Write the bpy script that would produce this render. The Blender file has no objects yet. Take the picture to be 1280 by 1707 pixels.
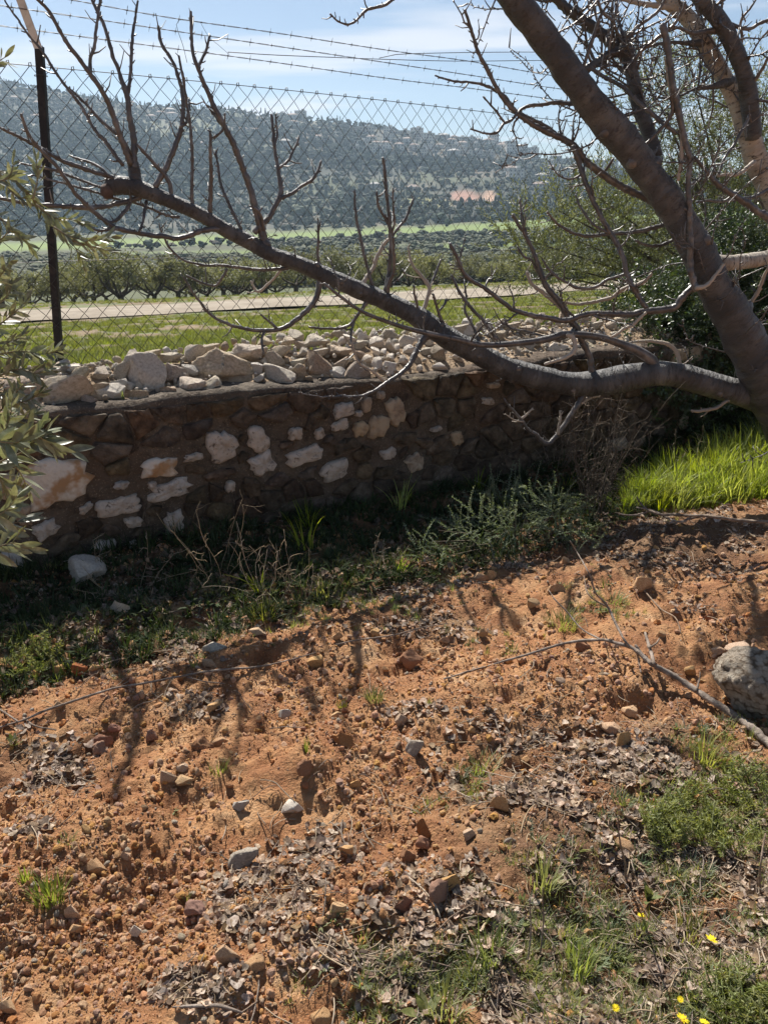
import bpy, math, random
import numpy as np
from mathutils import Vector, Matrix, noise as mn
R = math.radians
sc = bpy.context.scene
rng = np.random.default_rng(7)
random.seed(7)
# ------------------------------------------------------------------ camera, world, sun, exposure
CAMH, PITCH, F = 1.6, R(20.5), 1290.0
cam_d = bpy.data.cameras.new('camera'); cam = bpy.data.objects.new('camera', cam_d); sc.collection.objects.link(cam)
cam.location = (0, 0, CAMH); cam.rotation_euler = (R(90)-PITCH, 0, 0)
cam_d.sensor_fit = 'HORIZONTAL'; cam_d.sensor_width = 36; cam_d.lens = 36*F/1280; cam_d.clip_start = .05; cam_d.clip_end = 9000
sc.camera = cam
SUN_EL, SUN_AZ = R(50), R(-22)          # azimuth from +Y, negative = towards -X
sd = Vector((math.sin(SUN_AZ)*math.cos(SUN_EL), math.cos(SUN_AZ)*math.cos(SUN_EL), math.sin(SUN_EL)))
sl = bpy.data.lights.new('sun', 'SUN'); sl.energy = 5.0; sl.angle = R(.53); sl.color = (1, .95, .87)
so = bpy.data.objects.new('sun', sl); sc.collection.objects.link(so); so.rotation_euler = sd.to_track_quat('Z', 'Y').to_euler(); so.location = (-3, 8, 9)
w = bpy.data.worlds.new('World'); sc.world = w; w.use_nodes = True
nt = w.node_tree; nt.nodes.clear()
def N(nt, typ, **kw):
    n = nt.nodes.new(typ)
    for k, v in kw.items(): setattr(n, k, v)
    return n
def mathn(nt, op, a, b=None, c=None, clamp=False):
    n = N(nt, 'ShaderNodeMath', operation=op, use_clamp=clamp)
    for i, v in enumerate((a, b, c)):
        if v is None: continue
        if isinstance(v, (int, float)): n.inputs[i].default_value = v
        else: nt.links.new(v, n.inputs[i])
    return n.outputs[0]
out = N(nt, 'ShaderNodeOutputWorld'); bg = N(nt, 'ShaderNodeBackground'); bg.inputs['Strength'].default_value = .05
sky = N(nt, 'ShaderNodeTexSky', sky_type='NISHITA'); sky.sun_disc = False; sky.sun_elevation = SUN_EL; sky.sun_rotation = SUN_AZ
sky.altitude = 600; sky.air_density = 1.0; sky.dust_density = .9; sky.ozone_density = 1.6
geo = N(nt, 'ShaderNodeNewGeometry'); sep = N(nt, 'ShaderNodeSeparateXYZ')
tc = N(nt, 'ShaderNodeTexCoord'); nt.links.new(tc.outputs['Generated'], sep.inputs[0])
# thin cirrus: direction divided by height gives a flat cloud layer
dz = mathn(nt, 'MAXIMUM', mathn(nt, 'ADD', sep.outputs[2], .06), .02)
cx = mathn(nt, 'DIVIDE', sep.outputs[0], dz); cy = mathn(nt, 'DIVIDE', sep.outputs[1], dz)
comb = N(nt, 'ShaderNodeCombineXYZ'); nt.links.new(cx, comb.inputs[0]); nt.links.new(cy, comb.inputs[1])
mp = N(nt, 'ShaderNodeMapping'); nt.links.new(comb.outputs[0], mp.inputs[0]); mp.inputs['Rotation'].default_value = (0, 0, R(-14)); mp.inputs['Scale'].default_value = (.42, 1.0, 1); mp.inputs['Location'].default_value = (4.35, 1.1, 0)
nz = N(nt, 'ShaderNodeTexNoise'); nz.inputs['Scale'].default_value = 1.05; nz.inputs['Detail'].default_value = 6; nz.inputs['Roughness'].default_value = .5; nz.inputs['Distortion'].default_value = .25
nt.links.new(mp.outputs[0], nz.inputs['Vector'])
cl = N(nt, 'ShaderNodeMapRange'); cl.inputs['From Min'].default_value = .52; cl.inputs['From Max'].default_value = .68; cl.interpolation_type = 'SMOOTHSTEP'; nt.links.new(nz.outputs[0], cl.inputs[0])
cl2 = mathn(nt, 'MULTIPLY', cl.outputs[0], .8)
mix = N(nt, 'ShaderNodeMix', data_type='RGBA'); nt.links.new(cl2, mix.inputs[0]); nt.links.new(sky.outputs[0], mix.inputs[6]); mix.inputs[7].default_value = (9.2, 9.3, 9.9, 1)
nt.links.new(mix.outputs[2], bg.inputs[0]); nt.links.new(bg.outputs[0], out.inputs[0])
sc.view_settings.view_transform = 'Standard'; sc.view_settings.look = 'None'; sc.view_settings.gamma = 1; sc.view_settings.use_curve_mapping = False
sc.view_settings.exposure = 0.9
sc.cycles.volume_bounces = 1; sc.cycles.max_bounces = 7; sc.cycles.transparent_max_bounces = 12
sc.cycles.use_denoising = True; sc.cycles.sample_clamp_indirect = 6

# ------------------------------------------------------------------ projection helpers: pixels of the photo <-> places in the world
cP, sP = math.cos(PITCH), math.sin(PITCH)
def ray(px, py):
    u = (px-640)/F; v = (py-853.5)/F
    return np.array([u, cP-v*sP, -(sP+v*cP)])
def at(px, py, Y):
    d = ray(px, py); s = Y/d[1]
    return np.array([d[0]*s, Y, CAMH+d[2]*s])
def topx(x, y, z):
    dz = z-CAMH; dep = y*cP-dz*sP; up = y*sP+dz*cP
    return 640+F*x/dep, 853.5-F*up/dep
def pxm(p): return (p[1]*cP-(p[2]-CAMH)*sP)/F        # metres per photo pixel at a point
W0 = np.array([-1.52, 3.38]); WD = np.array([.862, .507]); WD /= np.linalg.norm(WD); WN = np.array([-WD[1], WD[0]])
def wst(x, y): return (x-W0[0])*WD[0]+(y-W0[1])*WD[1], (x-W0[0])*WN[0]+(y-W0[1])*WN[1]
def wxy(s, t): return W0[0]+WD[0]*s+WN[0]*t, W0[1]+WD[1]*s+WN[1]*t
def at_t(px, py, t):
    d = ray(px, py); s0, t0 = wst(0, 0); k = (t-t0)/(d[0]*WN[0]+d[1]*WN[1])
    return np.array([d[0]*k, d[1]*k, CAMH+d[2]*k])
def fbm(x, y, sc_=1.0, oct_=4, seed=0.0, ridged=False):
    """value noise, vectorised"""
    x = np.asarray(x, float)*sc_; y = np.asarray(y, float)*sc_
    o = np.zeros(np.broadcast(x, y).shape); a = 1.0; tot = 0
    for k in range(oct_):
        xi = np.floor(x); yi = np.floor(y); fx = x-xi; fy = y-yi
        fx = fx*fx*(3-2*fx); fy = fy*fy*(3-2*fy)
        def h(i, j):
            n = np.sin(i*127.1+j*311.7+seed*74.7+k*13.3)*43758.5453
            return n-np.floor(n)
        v = (h(xi, yi)*(1-fx)+h(xi+1, yi)*fx)*(1-fy)+(h(xi, yi+1)*(1-fx)+h(xi+1, yi+1)*fx)*fy
        if ridged: v = 1-abs(2*v-1)
        o += a*v; tot += a; a *= .5; x = x*2.03+11.3; y = y*2.03-7.7
    return o/tot

# ------------------------------------------------------------------ object helpers
def link(o): sc.collection.objects.link(o); return o
def tag(o, label=None, cat=None, group=None, kind=None):
    if label: o['label'] = label
    if cat: o['category'] = cat
    if group: o['group'] = group
    if kind: o['kind'] = kind
    return o
def empty(name, loc=(0, 0, 0)):
    o = bpy.data.objects.new(name, None); link(o); o.location = loc; o.empty_display_size = .1; return o
def mesh_np(name, v, f, m=None, smooth=True, uv=None):
    """v (n,3), f list of equal-length rows (k,3|4) or list of arrays"""
    me = bpy.data.meshes.new(name); v = np.asarray(v, np.float32)
    fs = [np.asarray(a, np.int32) for a in (f if isinstance(f, list) else [f]) if len(a)]
    me.vertices.add(len(v)); me.vertices.foreach_set('co', v.ravel())
    nl = sum(a.size for a in fs); npo = sum(len(a) for a in fs)
    me.loops.add(nl); me.loops.foreach_set('vertex_index', np.concatenate([a.ravel() for a in fs]))
    me.polygons.add(npo); tot = np.concatenate([np.full(len(a), a.shape[1], np.int32) for a in fs]); st = np.concatenate([[0], np.cumsum(tot)[:-1]]).astype(np.int32)
    me.polygons.foreach_set('loop_start', st); me.polygons.foreach_set('loop_total', tot)
    me.polygons.foreach_set('use_smooth', np.full(npo, smooth)); me.update(calc_edges=True); me.validate()
    if m: me.materials.append(m)
    return me
def mk(name, me, parent=None, loc=None):
    o = bpy.data.objects.new(name, me); link(o)
    if parent: o.parent = parent
    if loc is not None: o.location = loc
    return o
class MB:
    def __init__(s): s.v = []; s.q = []; s.t = []; s.n = 0
    def add(s, v, q=None, t=None):
        s.v.append(np.asarray(v, float))
        if q is not None and len(q): s.q.append(np.asarray(q)+s.n)
        if t is not None and len(t): s.t.append(np.asarray(t)+s.n)
        s.n += len(v)
    def tube(s, P, r, sides=6, cap=True, rough=0):
        P = np.asarray(P, float); n = len(P); r = np.broadcast_to(np.asarray(r, float), (n,))
        T = np.gradient(P, axis=0); T /= np.linalg.norm(T, axis=1)[:, None]+1e-12
        up = np.array([0, 0, 1.]) if abs(T[0][2]) < .9 else np.array([1., 0, 0])
        U = np.zeros_like(P); u = np.cross(T[0], up); u /= np.linalg.norm(u)
        for i in range(n):
            u = u-T[i]*(u@T[i]); u /= np.linalg.norm(u)+1e-12; U[i] = u
        V = np.cross(T, U); a = np.arange(sides)*2*math.pi/sides
        rr = r[:, None]*np.ones(sides)
        if rough: rr = rr*(1+rough*(rng.random((n, sides))-.5))
        v = P[:, None]+(U[:, None]*np.cos(a)[None, :, None]+V[:, None]*np.sin(a)[None, :, None])*rr[..., None]
        v = v.reshape(-1, 3); i, j = np.meshgrid(np.arange(n-1), np.arange(sides), indexing='ij'); j2 = (j+1) % sides
        q = np.stack([i*sides+j, i*sides+j2, (i+1)*sides+j2, (i+1)*sides+j], -1).reshape(-1, 4)
        t = []
        if cap:
            v = np.vstack([v, P[0]-T[0]*r[0]*.3, P[-1]+T[-1]*r[-1]*.5]); a0 = n*sides; b0 = a0+1; e = (n-1)*sides
            t = [(a0, (k+1) % sides, k) for k in range(sides)]+[(b0, e+k, e+(k+1) % sides) for k in range(sides)]
        s.add(v, q, t)
    def box(s, c, sx, sy, sz, rot=None):
        v = np.array([(x, y, z) for x in (-.5, .5) for y in (-.5, .5) for z in (-.5, .5)])*np.array([sx, sy, sz])
        if rot is not None: v = v@np.array(rot).T
        s.add(v+np.asarray(c), [(0, 1, 3, 2), (4, 6, 7, 5), (0, 4, 5, 1), (2, 3, 7, 6), (0, 2, 6, 4), (1, 5, 7, 3)])
    def mesh(s, name, m, smooth=True):
        f = []
        if s.q: f.append(np.vstack(s.q))
        if s.t: f.append(np.vstack(s.t))
        return mesh_np(name, np.vstack(s.v), f, m, smooth)
    def build(s, name, m, parent=None, smooth=True): return mk(name, s.mesh(name, m, smooth), parent)
def rotm(e): return np.array(Matrix.Rotation(e[2], 3, 'Z')@Matrix.Rotation(e[1], 3, 'Y')@Matrix.Rotation(e[0], 3, 'X'))
def smoothpath(P, step, extra=None):
    """Catmull-Rom through P (n,k) resampled about every step metres (first 3 columns are xyz)"""
    P = np.asarray(P, float); n = len(P)
    if n == 1: return P
    E = np.vstack([2*P[0]-P[1], P, 2*P[-1]-P[-2]]); o = []
    for i in range(n-1):
        a, b, c, d = E[i], E[i+1], E[i+2], E[i+3]; L = np.linalg.norm((c-b)[:3]); k = max(1, int(L/step))
        for t in np.arange(k)/k: o.append(.5*((2*b)+(-a+c)*t+(2*a-5*b+4*c-d)*t*t+(-a+3*b-3*c+d)*t**3))
    o.append(P[-1]); return np.array(o)
_ico = {}
def ico(n):
    if n not in _ico:
        import bmesh
        bm = bmesh.new(); bmesh.ops.create_icosphere(bm, subdivisions=n, radius=1)
        _ico[n] = (np.array([v.co[:] for v in bm.verts]), np.array([[v.index for v in f.verts] for f in bm.faces])); bm.free()
    return _ico[n]
def noise3(v, s, seed): return np.array([mn.noise(Vector((a*s+seed*3.1, b*s-seed*1.7, c*s+seed*.9))) for a, b, c in v])
def rock(seed, sub=3, cuts=9, rough=.06, shape=(1, 1, 1), cutd=(.55, .85)):
    """blocky stone: a sphere clipped by random planes and roughened, radius about 1"""
    r = np.random.default_rng(seed); v, f = ico(sub); v = v.copy()
    for k in range(cuts):
        d = r.normal(size=3); d /= np.linalg.norm(d); c = r.uniform(*cutd); p = v@d; v -= np.outer(np.clip(p-c, 0, None)*.98, d)
    n1 = noise3(v, 1.7, seed); n2 = noise3(v, 5, seed+9); n3 = noise3(v, 11, seed+4)
    v *= (1+rough*1.6*n1+rough*.9*n2+rough*.5*n3)[:, None]
    v = v/np.abs(v).max(0)*np.array(shape); return v, f

def scatter(name, pts, rot, scl, idx, templates, kind='stuff', parent=None):
    """many small copies of a few shapes, one object: points that carry rotation, scale and shape number"""
    pts = np.asarray(pts, np.float32); n = len(pts)
    me = bpy.data.meshes.new(name); me.vertices.add(n); me.vertices.foreach_set('co', pts.ravel())
    a = me.attributes.new('rot', 'FLOAT_VECTOR', 'POINT'); a.data.foreach_set('vector', np.asarray(rot, np.float32).ravel())
    scl = np.asarray(scl, np.float32)
    if scl.ndim == 1: scl = np.repeat(scl[:, None], 3, 1)
    a = me.attributes.new('scl', 'FLOAT_VECTOR', 'POINT'); a.data.foreach_set('vector', scl.ravel())
    a = me.attributes.new('idx', 'INT', 'POINT'); a.data.foreach_set('value', np.asarray(idx, np.int32))
    col = bpy.data.collections.new(name+'_shapes')
    for i, t in enumerate(templates):
        o = bpy.data.objects.new('%s_shape_%02d' % (name, i), t); col.objects.link(o)
    g = bpy.data.node_groups.new(name, 'GeometryNodeTree')
    g.interface.new_socket('Geometry', in_out='INPUT', socket_type='NodeSocketGeometry'); g.interface.new_socket('Geometry', in_out='OUTPUT', socket_type='NodeSocketGeometry')
    gi = g.nodes.new('NodeGroupInput'); go = g.nodes.new('NodeGroupOutput'); ip = g.nodes.new('GeometryNodeInstanceOnPoints'); ci = g.nodes.new('GeometryNodeCollectionInfo')
    ci.inputs['Collection'].default_value = col; ci.inputs['Separate Children'].default_value = True; ci.inputs['Reset Children'].default_value = True
    def na(nm, ty):
        x = g.nodes.new('GeometryNodeInputNamedAttribute'); x.data_type = ty; x.inputs['Name'].default_value = nm
        return [s for s in x.outputs if s.enabled and s.name == 'Attribute'][0]
    L = g.links.new; L(gi.outputs[0], ip.inputs['Points']); L(ci.outputs[0], ip.inputs['Instance']); ip.inputs['Pick Instance'].default_value = True
    L(na('idx', 'INT'), ip.inputs['Instance Index']); L(na('rot', 'FLOAT_VECTOR'), ip.inputs['Rotation']); L(na('scl', 'FLOAT_VECTOR'), ip.inputs['Scale'])
    L(ip.outputs[0], go.inputs[0])
    o = mk(name, me, parent); md = o.modifiers.new('copies', 'NODES'); md.node_group = g
    if kind: o['kind'] = kind
    return o

# ------------------------------------------------------------------ materials
def mat(name, cols, scale=8, rough=.9, bump=.3, bscale=None, detail=5, transl=0, spec=.3, vary=.0, hue=0, dist=0, coord='Object', stretch=None, lo=.3, hi=.7, extra=None, bdist=.01, sheen=0, tcol=(1.5, 1.5, .6)):
    """noise-mixed colours (2-4 linear colours), optional bump, translucency, per-object value variation"""
    m = bpy.data.materials.new(name); m.use_nodes = True; nt = m.node_tree; nt.nodes.clear(); L = nt.links.new
    o = N(nt, 'ShaderNodeOutputMaterial'); tc = N(nt, 'ShaderNodeTexCoord'); vec = tc.outputs[coord] if coord != 'barkuv' else N(nt, 'ShaderNodeAttribute', attribute_name='barkuv').outputs['Vector']
    if stretch:
        mp = N(nt, 'ShaderNodeMapping'); mp.inputs['Scale'].default_value = stretch; L(vec, mp.inputs[0]); vec = mp.outputs[0]
    oi = N(nt, 'ShaderNodeObjectInfo')
    nz = N(nt, 'ShaderNodeTexNoise', noise_dimensions='4D'); nz.inputs['Scale'].default_value = scale; nz.inputs['Detail'].default_value = detail; nz.inputs['Roughness'].default_value = .62; nz.inputs['Distortion'].default_value = dist
    L(vec, nz.inputs['Vector']); L(mathn(nt, 'MULTIPLY', oi.outputs['Random'], 9.), nz.inputs['W'])
    cr = N(nt, 'ShaderNodeValToRGB'); e = cr.color_ramp.elements; k = len(cols)
    while len(e) < k: e.new(.5)
    for i, c in enumerate(cols): e[i].position = lo+(hi-lo)*i/max(1, k-1); e[i].color = (*c, 1)
    L(nz.outputs[0], cr.inputs[0]); col = cr.outputs[0]
    if vary or hue:
        hs = N(nt, 'ShaderNodeHueSaturation'); L(col, hs.inputs['Color'])
        L(mathn(nt, 'MULTIPLY_ADD', oi.outputs['Random'], 2*vary, 1-vary), hs.inputs['Value'])
        rr = mathn(nt, 'FRACT', mathn(nt, 'MULTIPLY', oi.outputs['Random'], 17.3)); L(mathn(nt, 'MULTIPLY_ADD', rr, 2*hue, .5-hue), hs.inputs['Hue'])
        rs = mathn(nt, 'FRACT', mathn(nt, 'MULTIPLY', oi.outputs['Random'], 5.7)); L(mathn(nt, 'MULTIPLY_ADD', rs, .4, .75), hs.inputs['Saturation'])
        col = hs.outputs[0]
    if extra: col = extra(nt, col, tc)
    bs = N(nt, 'ShaderNodeBsdfPrincipled'); L(col, bs.inputs['Base Color']); bs.inputs['Sheen Weight'].default_value = sheen; bs.inputs['Sheen Roughness'].default_value = .4; bs.inputs['Roughness'].default_value = rough; bs.inputs['Specular IOR Level'].default_value = spec
    nrm = None
    if bump:
        b = N(nt, 'ShaderNodeBump'); b.inputs['Strength'].default_value = bump; b.inputs['Distance'].default_value = bdist
        n2 = N(nt, 'ShaderNodeTexNoise'); n2.inputs['Scale'].default_value = bscale or scale*4; n2.inputs['Detail'].default_value = 6; n2.inputs['Roughness'].default_value = .65; L(vec, n2.inputs['Vector'])
        L(n2.outputs[0], b.inputs['Height']); L(b.outputs[0], bs.inputs['Normal']); nrm = b.outputs[0]
    sh = bs.outputs[0]
    if transl:
        tr = N(nt, 'ShaderNodeBsdfTranslucent'); gm = N(nt, 'ShaderNodeMix', data_type='RGBA', blend_type='MULTIPLY'); gm.inputs[0].default_value = 1; L(col, gm.inputs[6]); gm.inputs[7].default_value = (*tcol, 1); L(gm.outputs[2], tr.inputs[0])
        mx = N(nt, 'ShaderNodeMixShader'); mx.inputs[0].default_value = transl; L(sh, mx.inputs[1]); L(tr.outputs[0], mx.inputs[2]); sh = mx.outputs[0]
    L(sh, o.inputs['Surface']); return m
def ramp(nt, val, stops):
    cr = N(nt, 'ShaderNodeValToRGB'); e = cr.color_ramp.elements
    while len(e) < len(stops): e.new(.5)
    for i, (p, c) in enumerate(stops): e[i].position = p; e[i].color = (*c, 1) if len(c) == 3 else c
    nt.links.new(val, cr.inputs[0]); return cr.outputs[0]
def mixc(nt, f, a, b, mode='MIX'):
    m = N(nt, 'ShaderNodeMix', data_type='RGBA', blend_type=mode)
    for i, v in ((0, f), (6, a), (7, b)):
        if isinstance(v, (int, float)): m.inputs[i].default_value = v
        elif isinstance(v, tuple): m.inputs[i].default_value = (*v, 1)
        else: nt.links.new(v, m.inputs[i])
    return m.outputs[2]
def nse(nt, vec, scale, detail=4, rough=.6, dist=0):
    n = N(nt, 'ShaderNodeTexNoise'); n.inputs['Scale'].default_value = scale; n.inputs['Detail'].default_value = detail; n.inputs['Roughness'].default_value = rough; n.inputs['Distortion'].default_value = dist
    nt.links.new(vec, n.inputs['Vector']); return n.outputs[0]

def soil_attr(nt, col, tc):   # soil darkens with leaf mould and with painted wall-foot shade (mesh mask), small pale grit
    at_ = N(nt, 'ShaderNodeAttribute', attribute_name='humus_shade')
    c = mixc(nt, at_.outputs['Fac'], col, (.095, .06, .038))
    b_ = nse(nt, tc.outputs['Object'], 2.6, 5, .65); c = mixc(nt, ramp(nt, b_, [(.46, (0, 0, 0)), (.64, (.4, .4, .4))]), c, (.19, .095, .045))
    g = nse(nt, tc.outputs['Object'], 240, 2); c = mixc(nt, ramp(nt, g, [(.62, (0, 0, 0)), (.7, (1, 1, 1))]), c, (.46, .27, .16))
    return c
M = {}
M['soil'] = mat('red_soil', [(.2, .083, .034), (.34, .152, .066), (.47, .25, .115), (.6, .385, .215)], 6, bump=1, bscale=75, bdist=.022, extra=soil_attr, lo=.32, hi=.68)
M['clod'] = mat('soil_clod', [(.26, .12, .052), (.47, .245, .113), (.65, .41, .22)], 26, bump=.7, bscale=90, vary=.18, hue=.012, bdist=.006)
M['ostone'] = mat('orange_stone', [(.36, .195, .095), (.53, .325, .17), (.68, .49, .3)], 12, bump=.7, bscale=60, vary=.15, hue=.005)
M['rstone'] = mat('reddish_stone', [(.26, .11, .055), (.38, .18, .095), (.46, .24, .13)], 14, bump=.7, bscale=60, vary=.12, hue=.01)
M['gstone'] = mat('grey_limestone', [(.4, .34, .275), (.57, .51, .43), (.7, .64, .55)], 9, bump=.8, bscale=40, vary=.12, hue=.006)
M['wstone'] = mat('white_limestone', [(.36, .3, .23), (.6, .52, .43), (.72, .64, .54)], 9, bump=.5, bscale=45, vary=.08)
M['tstone'] = mat('tan_stone', [(.38, .3, .21), (.6, .5, .38), (.76, .66, .53)], 8, bump=1, bscale=38, vary=.12, hue=.01)
M['bstone'] = mat('brown_stone', [(.28, .21, .145), (.48, .375, .27), (.64, .52, .39)], 9, bump=1, bscale=36, vary=.14, hue=.01)
def boul(nt, col, tc):
    v = N(nt, 'ShaderNodeTexVoronoi'); v.inputs['Scale'].default_value = 6.5; nt.links.new(tc.outputs['Object'], v.inputs['Vector'])
    return mixc(nt, ramp(nt, v.outputs['Distance'], [(.48, (0, 0, 0)), (.8, (1, 1, 1))]), col, (.2, .14, .09))
M['conglomerate'] = mat('rough_conglomerate', [(.42, .33, .24), (.6, .5, .39), (.72, .63, .51)], 8, bump=1, bscale=30, bdist=.03, extra=boul)
M['litter'] = mat('dry_leaf', [(.19, .13, .09), (.38, .285, .21), (.6, .51, .41)], 3, bump=.4, bscale=30, transl=.28, vary=.45, tcol=(1.25, 1, .75), hue=.012, rough=.75)
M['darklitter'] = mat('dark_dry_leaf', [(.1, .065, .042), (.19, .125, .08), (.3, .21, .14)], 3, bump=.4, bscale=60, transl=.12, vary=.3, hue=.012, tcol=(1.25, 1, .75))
M['straw'] = mat('straw', [(.28, .2, .13), (.45, .36, .25)], 20, bump=0, vary=.25, transl=.1)
M['stick'] = mat('dead_wood', [(.1, .072, .053), (.21, .155, .115), (.38, .3, .235)], 30, bump=.6, bscale=90, stretch=(1, 1, 1), vary=.1)
M['grass'] = mat('grass_blade', [(.14, .165, .05), (.24, .26, .09), (.38, .38, .18)], 5, bump=0, transl=.42, vary=.25, hue=.02, rough=.55, spec=.4)
M['tallgrass'] = mat('young_wheat_grass', [(.16, .2, .025), (.26, .31, .045), (.37, .4, .08)], 3, bump=0, transl=.45, vary=.38, hue=.015, rough=.5, spec=.4)
M['field'] = mat('field_grass', [(.1, .12, .03), (.165, .185, .045), (.25, .255, .085)], 3, bump=0, transl=.42, vary=.28, hue=.02, rough=.6)
M['weed'] = mat('weed_leaf', [(.09, .115, .045), (.16, .18, .075), (.25, .26, .13)], 8, bump=.2, transl=.35, vary=.25, hue=.02, rough=.6)
M['greyweed'] = mat('grey_green_leaf', [(.12, .15, .085), (.19, .225, .14), (.27, .3, .2)], 8, bump=0, transl=.28, vary=.2, hue=.015)
M['drystem'] = mat('dry_brown_stem', [(.05, .038, .028), (.1, .078, .056), (.19, .155, .12)], 30, bump=.3, bscale=80)
M['oliveleaf'] = mat('olive_leaf', [(.11, .122, .072), (.185, .198, .122), (.3, .315, .235)], 3, bump=0, tcol=(1.3, 1.3, .75), transl=.22, vary=.3, hue=.012, rough=.42, spec=.5)
M['olivefar'] = mat('olive_foliage', [(.1, .102, .06), (.17, .172, .11), (.27, .27, .185)], .9, bump=0, transl=.3, vary=.2, hue=.012, rough=.6)
M['shade_tinted_weed'] = mat('shade_darkened_weed', [(.022, .036, .014), (.045, .065, .025), (.075, .1, .04)], 6, bump=0, transl=.25, vary=.3, hue=.015)  # weed green darkened to paint in the wall's shade
M['darkleaf'] = mat('dark_evergreen_leaf', [(.03, .05, .02), (.055, .085, .03), (.09, .125, .05)], 6, bump=0, transl=.2, vary=.3, hue=.012, rough=.38, spec=.6)
M['farleaf'] = mat('distant_foliage', [(.014, .024, .013), (.028, .043, .022), (.055, .072, .038)], .8, bump=.5, bscale=3, bdist=.4, vary=.4, hue=.02)
M['farpale'] = mat('distant_pale_foliage', [(.06, .06, .04), (.11, .1, .07), (.18, .155, .115)], .8, bump=.5, bscale=3, bdist=.4, vary=.3, hue=.02)
def barkx(nt, col, tc):
    ba = N(nt, 'ShaderNodeAttribute', attribute_name='barkuv'); bm_ = N(nt, 'ShaderNodeMapping'); bm_.inputs['Scale'].default_value = (1, .3, .3); nt.links.new(ba.outputs['Vector'], bm_.inputs[0]); v = nse(nt, bm_.outputs[0], 46, 5, .7, .5)
    return mixc(nt, ramp(nt, v, [(.38, (.85, .85, .85)), (.47, (0, 0, 0))]), col, (.03, .024, .021))
M['bark'] = mat('plum_bark', [(.033, .031, .031), (.068, .064, .062), (.155, .148, .14)], 9, bump=1, bscale=34, bdist=.03, coord='barkuv', stretch=(1, .35, .35), extra=barkx, rough=.5, spec=.6, sheen=.05)
M['palebark'] = mat('peeling_pale_bark', [(.2, .155, .12), (.42, .36, .29), (.6, .54, .46)], 9, bump=1, bscale=30, bdist=.03, coord='barkuv', stretch=(1, .4, .4), extra=barkx, rough=.6, sheen=.05)
M['twig'] = mat('plum_twig_bark', [(.032, .027, .025), (.07, .06, .055), (.19, .17, .155)], 16, bump=.6, bscale=90, bdist=.004, rough=.42, spec=.8, sheen=.1)
M['cutwood'] = mat('old_pruning_cut', [(.05, .036, .03), (.1, .07, .056), (.17, .12, .1)], 20, bump=.6)
M['olivebark'] = mat('olive_bark', [(.05, .04, .03), (.1, .08, .062), (.17, .14, .11)], 8, bump=.8, bscale=20, bdist=.03)
M['sprig'] = mat('olive_sprig', [(.15, .13, .08), (.27, .24, .16)], 30, bump=0)
M['wire'] = mat('dark_weathered_wire', [(.035, .033, .032), (.075, .07, .066)], 40, rough=.55, bump=0, spec=.5)
M['wire'].node_tree.nodes['Principled BSDF'].inputs['Metallic'].default_value = .5
M['post'] = mat('black_painted_post', [(.012, .011, .011), (.022, .02, .02), (.05, .04, .034)], 25, rough=.6, bump=.3, bscale=120, bdist=.002)
M['postarm'] = mat('sun_toned_pale_arm', [(.3, .28, .26), (.5, .5, .49), (.6, .61, .61)], 25, rough=.6, bump=.2, lo=.3, hi=.5)  # arm coloured pale to carry the sunlight it catches
def mort(nt, col, tc):
    v = nse(nt, tc.outputs['Object'], 1.6, 4, .6); c = mixc(nt, ramp(nt, v, [(.4, (0, 0, 0)), (.62, (1, 1, 1))]), col, (.11, .076, .052))
    g = nse(nt, tc.outputs['Object'], 120, 2); c = mixc(nt, ramp(nt, g, [(.6, (0, 0, 0)), (.68, (1, 1, 1))]), c, (.24, .19, .14)); k = nse(nt, tc.outputs['Object'], 7, 7, .75, .8); return mixc(nt, ramp(nt, k, [(.36, (1, 1, 1)), (.45, (0, 0, 0))]), c, (.04, .03, .024))
M['mortar'] = mat('earthy_mortar', [(.055, .043, .033), (.1, .08, .06), (.16, .13, .1)], 9, bump=.9, bscale=45, bdist=.02, extra=mort)
def rustst(nt, col, tc):
    v = nse(nt, tc.outputs['Object'], 9, 3, .5); return mixc(nt, ramp(nt, v, [(.5, (0, 0, 0)), (.6, (1, 1, 1))]), col, (.38, .23, .12))
def crackx(nt, col, tc):
    k = nse(nt, tc.outputs['Object'], 26, 6, .7, 1.2); c = mixc(nt, ramp(nt, k, [(.34, (1, 1, 1)), (.43, (0, 0, 0))]), col, (.11, .08, .058))
    r_ = nse(nt, tc.outputs['Object'], 11, 3, .6); return mixc(nt, ramp(nt, r_, [(.55, (0, 0, 0)), (.72, (.6, .6, .6))]), c, (.33, .24, .165))
M['wallwhite'] = mat('broken_white_stone', [(.22, .165, .12), (.45, .38, .31), (.55, .48, .41)], 17, bump=1, bdist=.02, extra=crackx, bscale=40, vary=.08, lo=.28, hi=.5)
M['wallrust'] = mat('iron_stained_white_stone', [(.3, .22, .16), (.52, .45, .37), (.62, .56, .48)], 17, bump=.8, bscale=50, extra=rustst, lo=.28, hi=.5)
M['walltan'] = mat('tan_wall_stone', [(.14, .095, .06), (.3, .22, .15), (.42, .33, .23)], 16, bump=.9, bscale=45, vary=.1, lo=.28, hi=.55)
M['wallbrown'] = mat('pitted_brown_wall_stone', [(.03, .022, .016), (.11, .08, .054), (.22, .165, .112)], 14, bump=1, bscale=45, bdist=.03, vary=.3, hue=.015)
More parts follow.
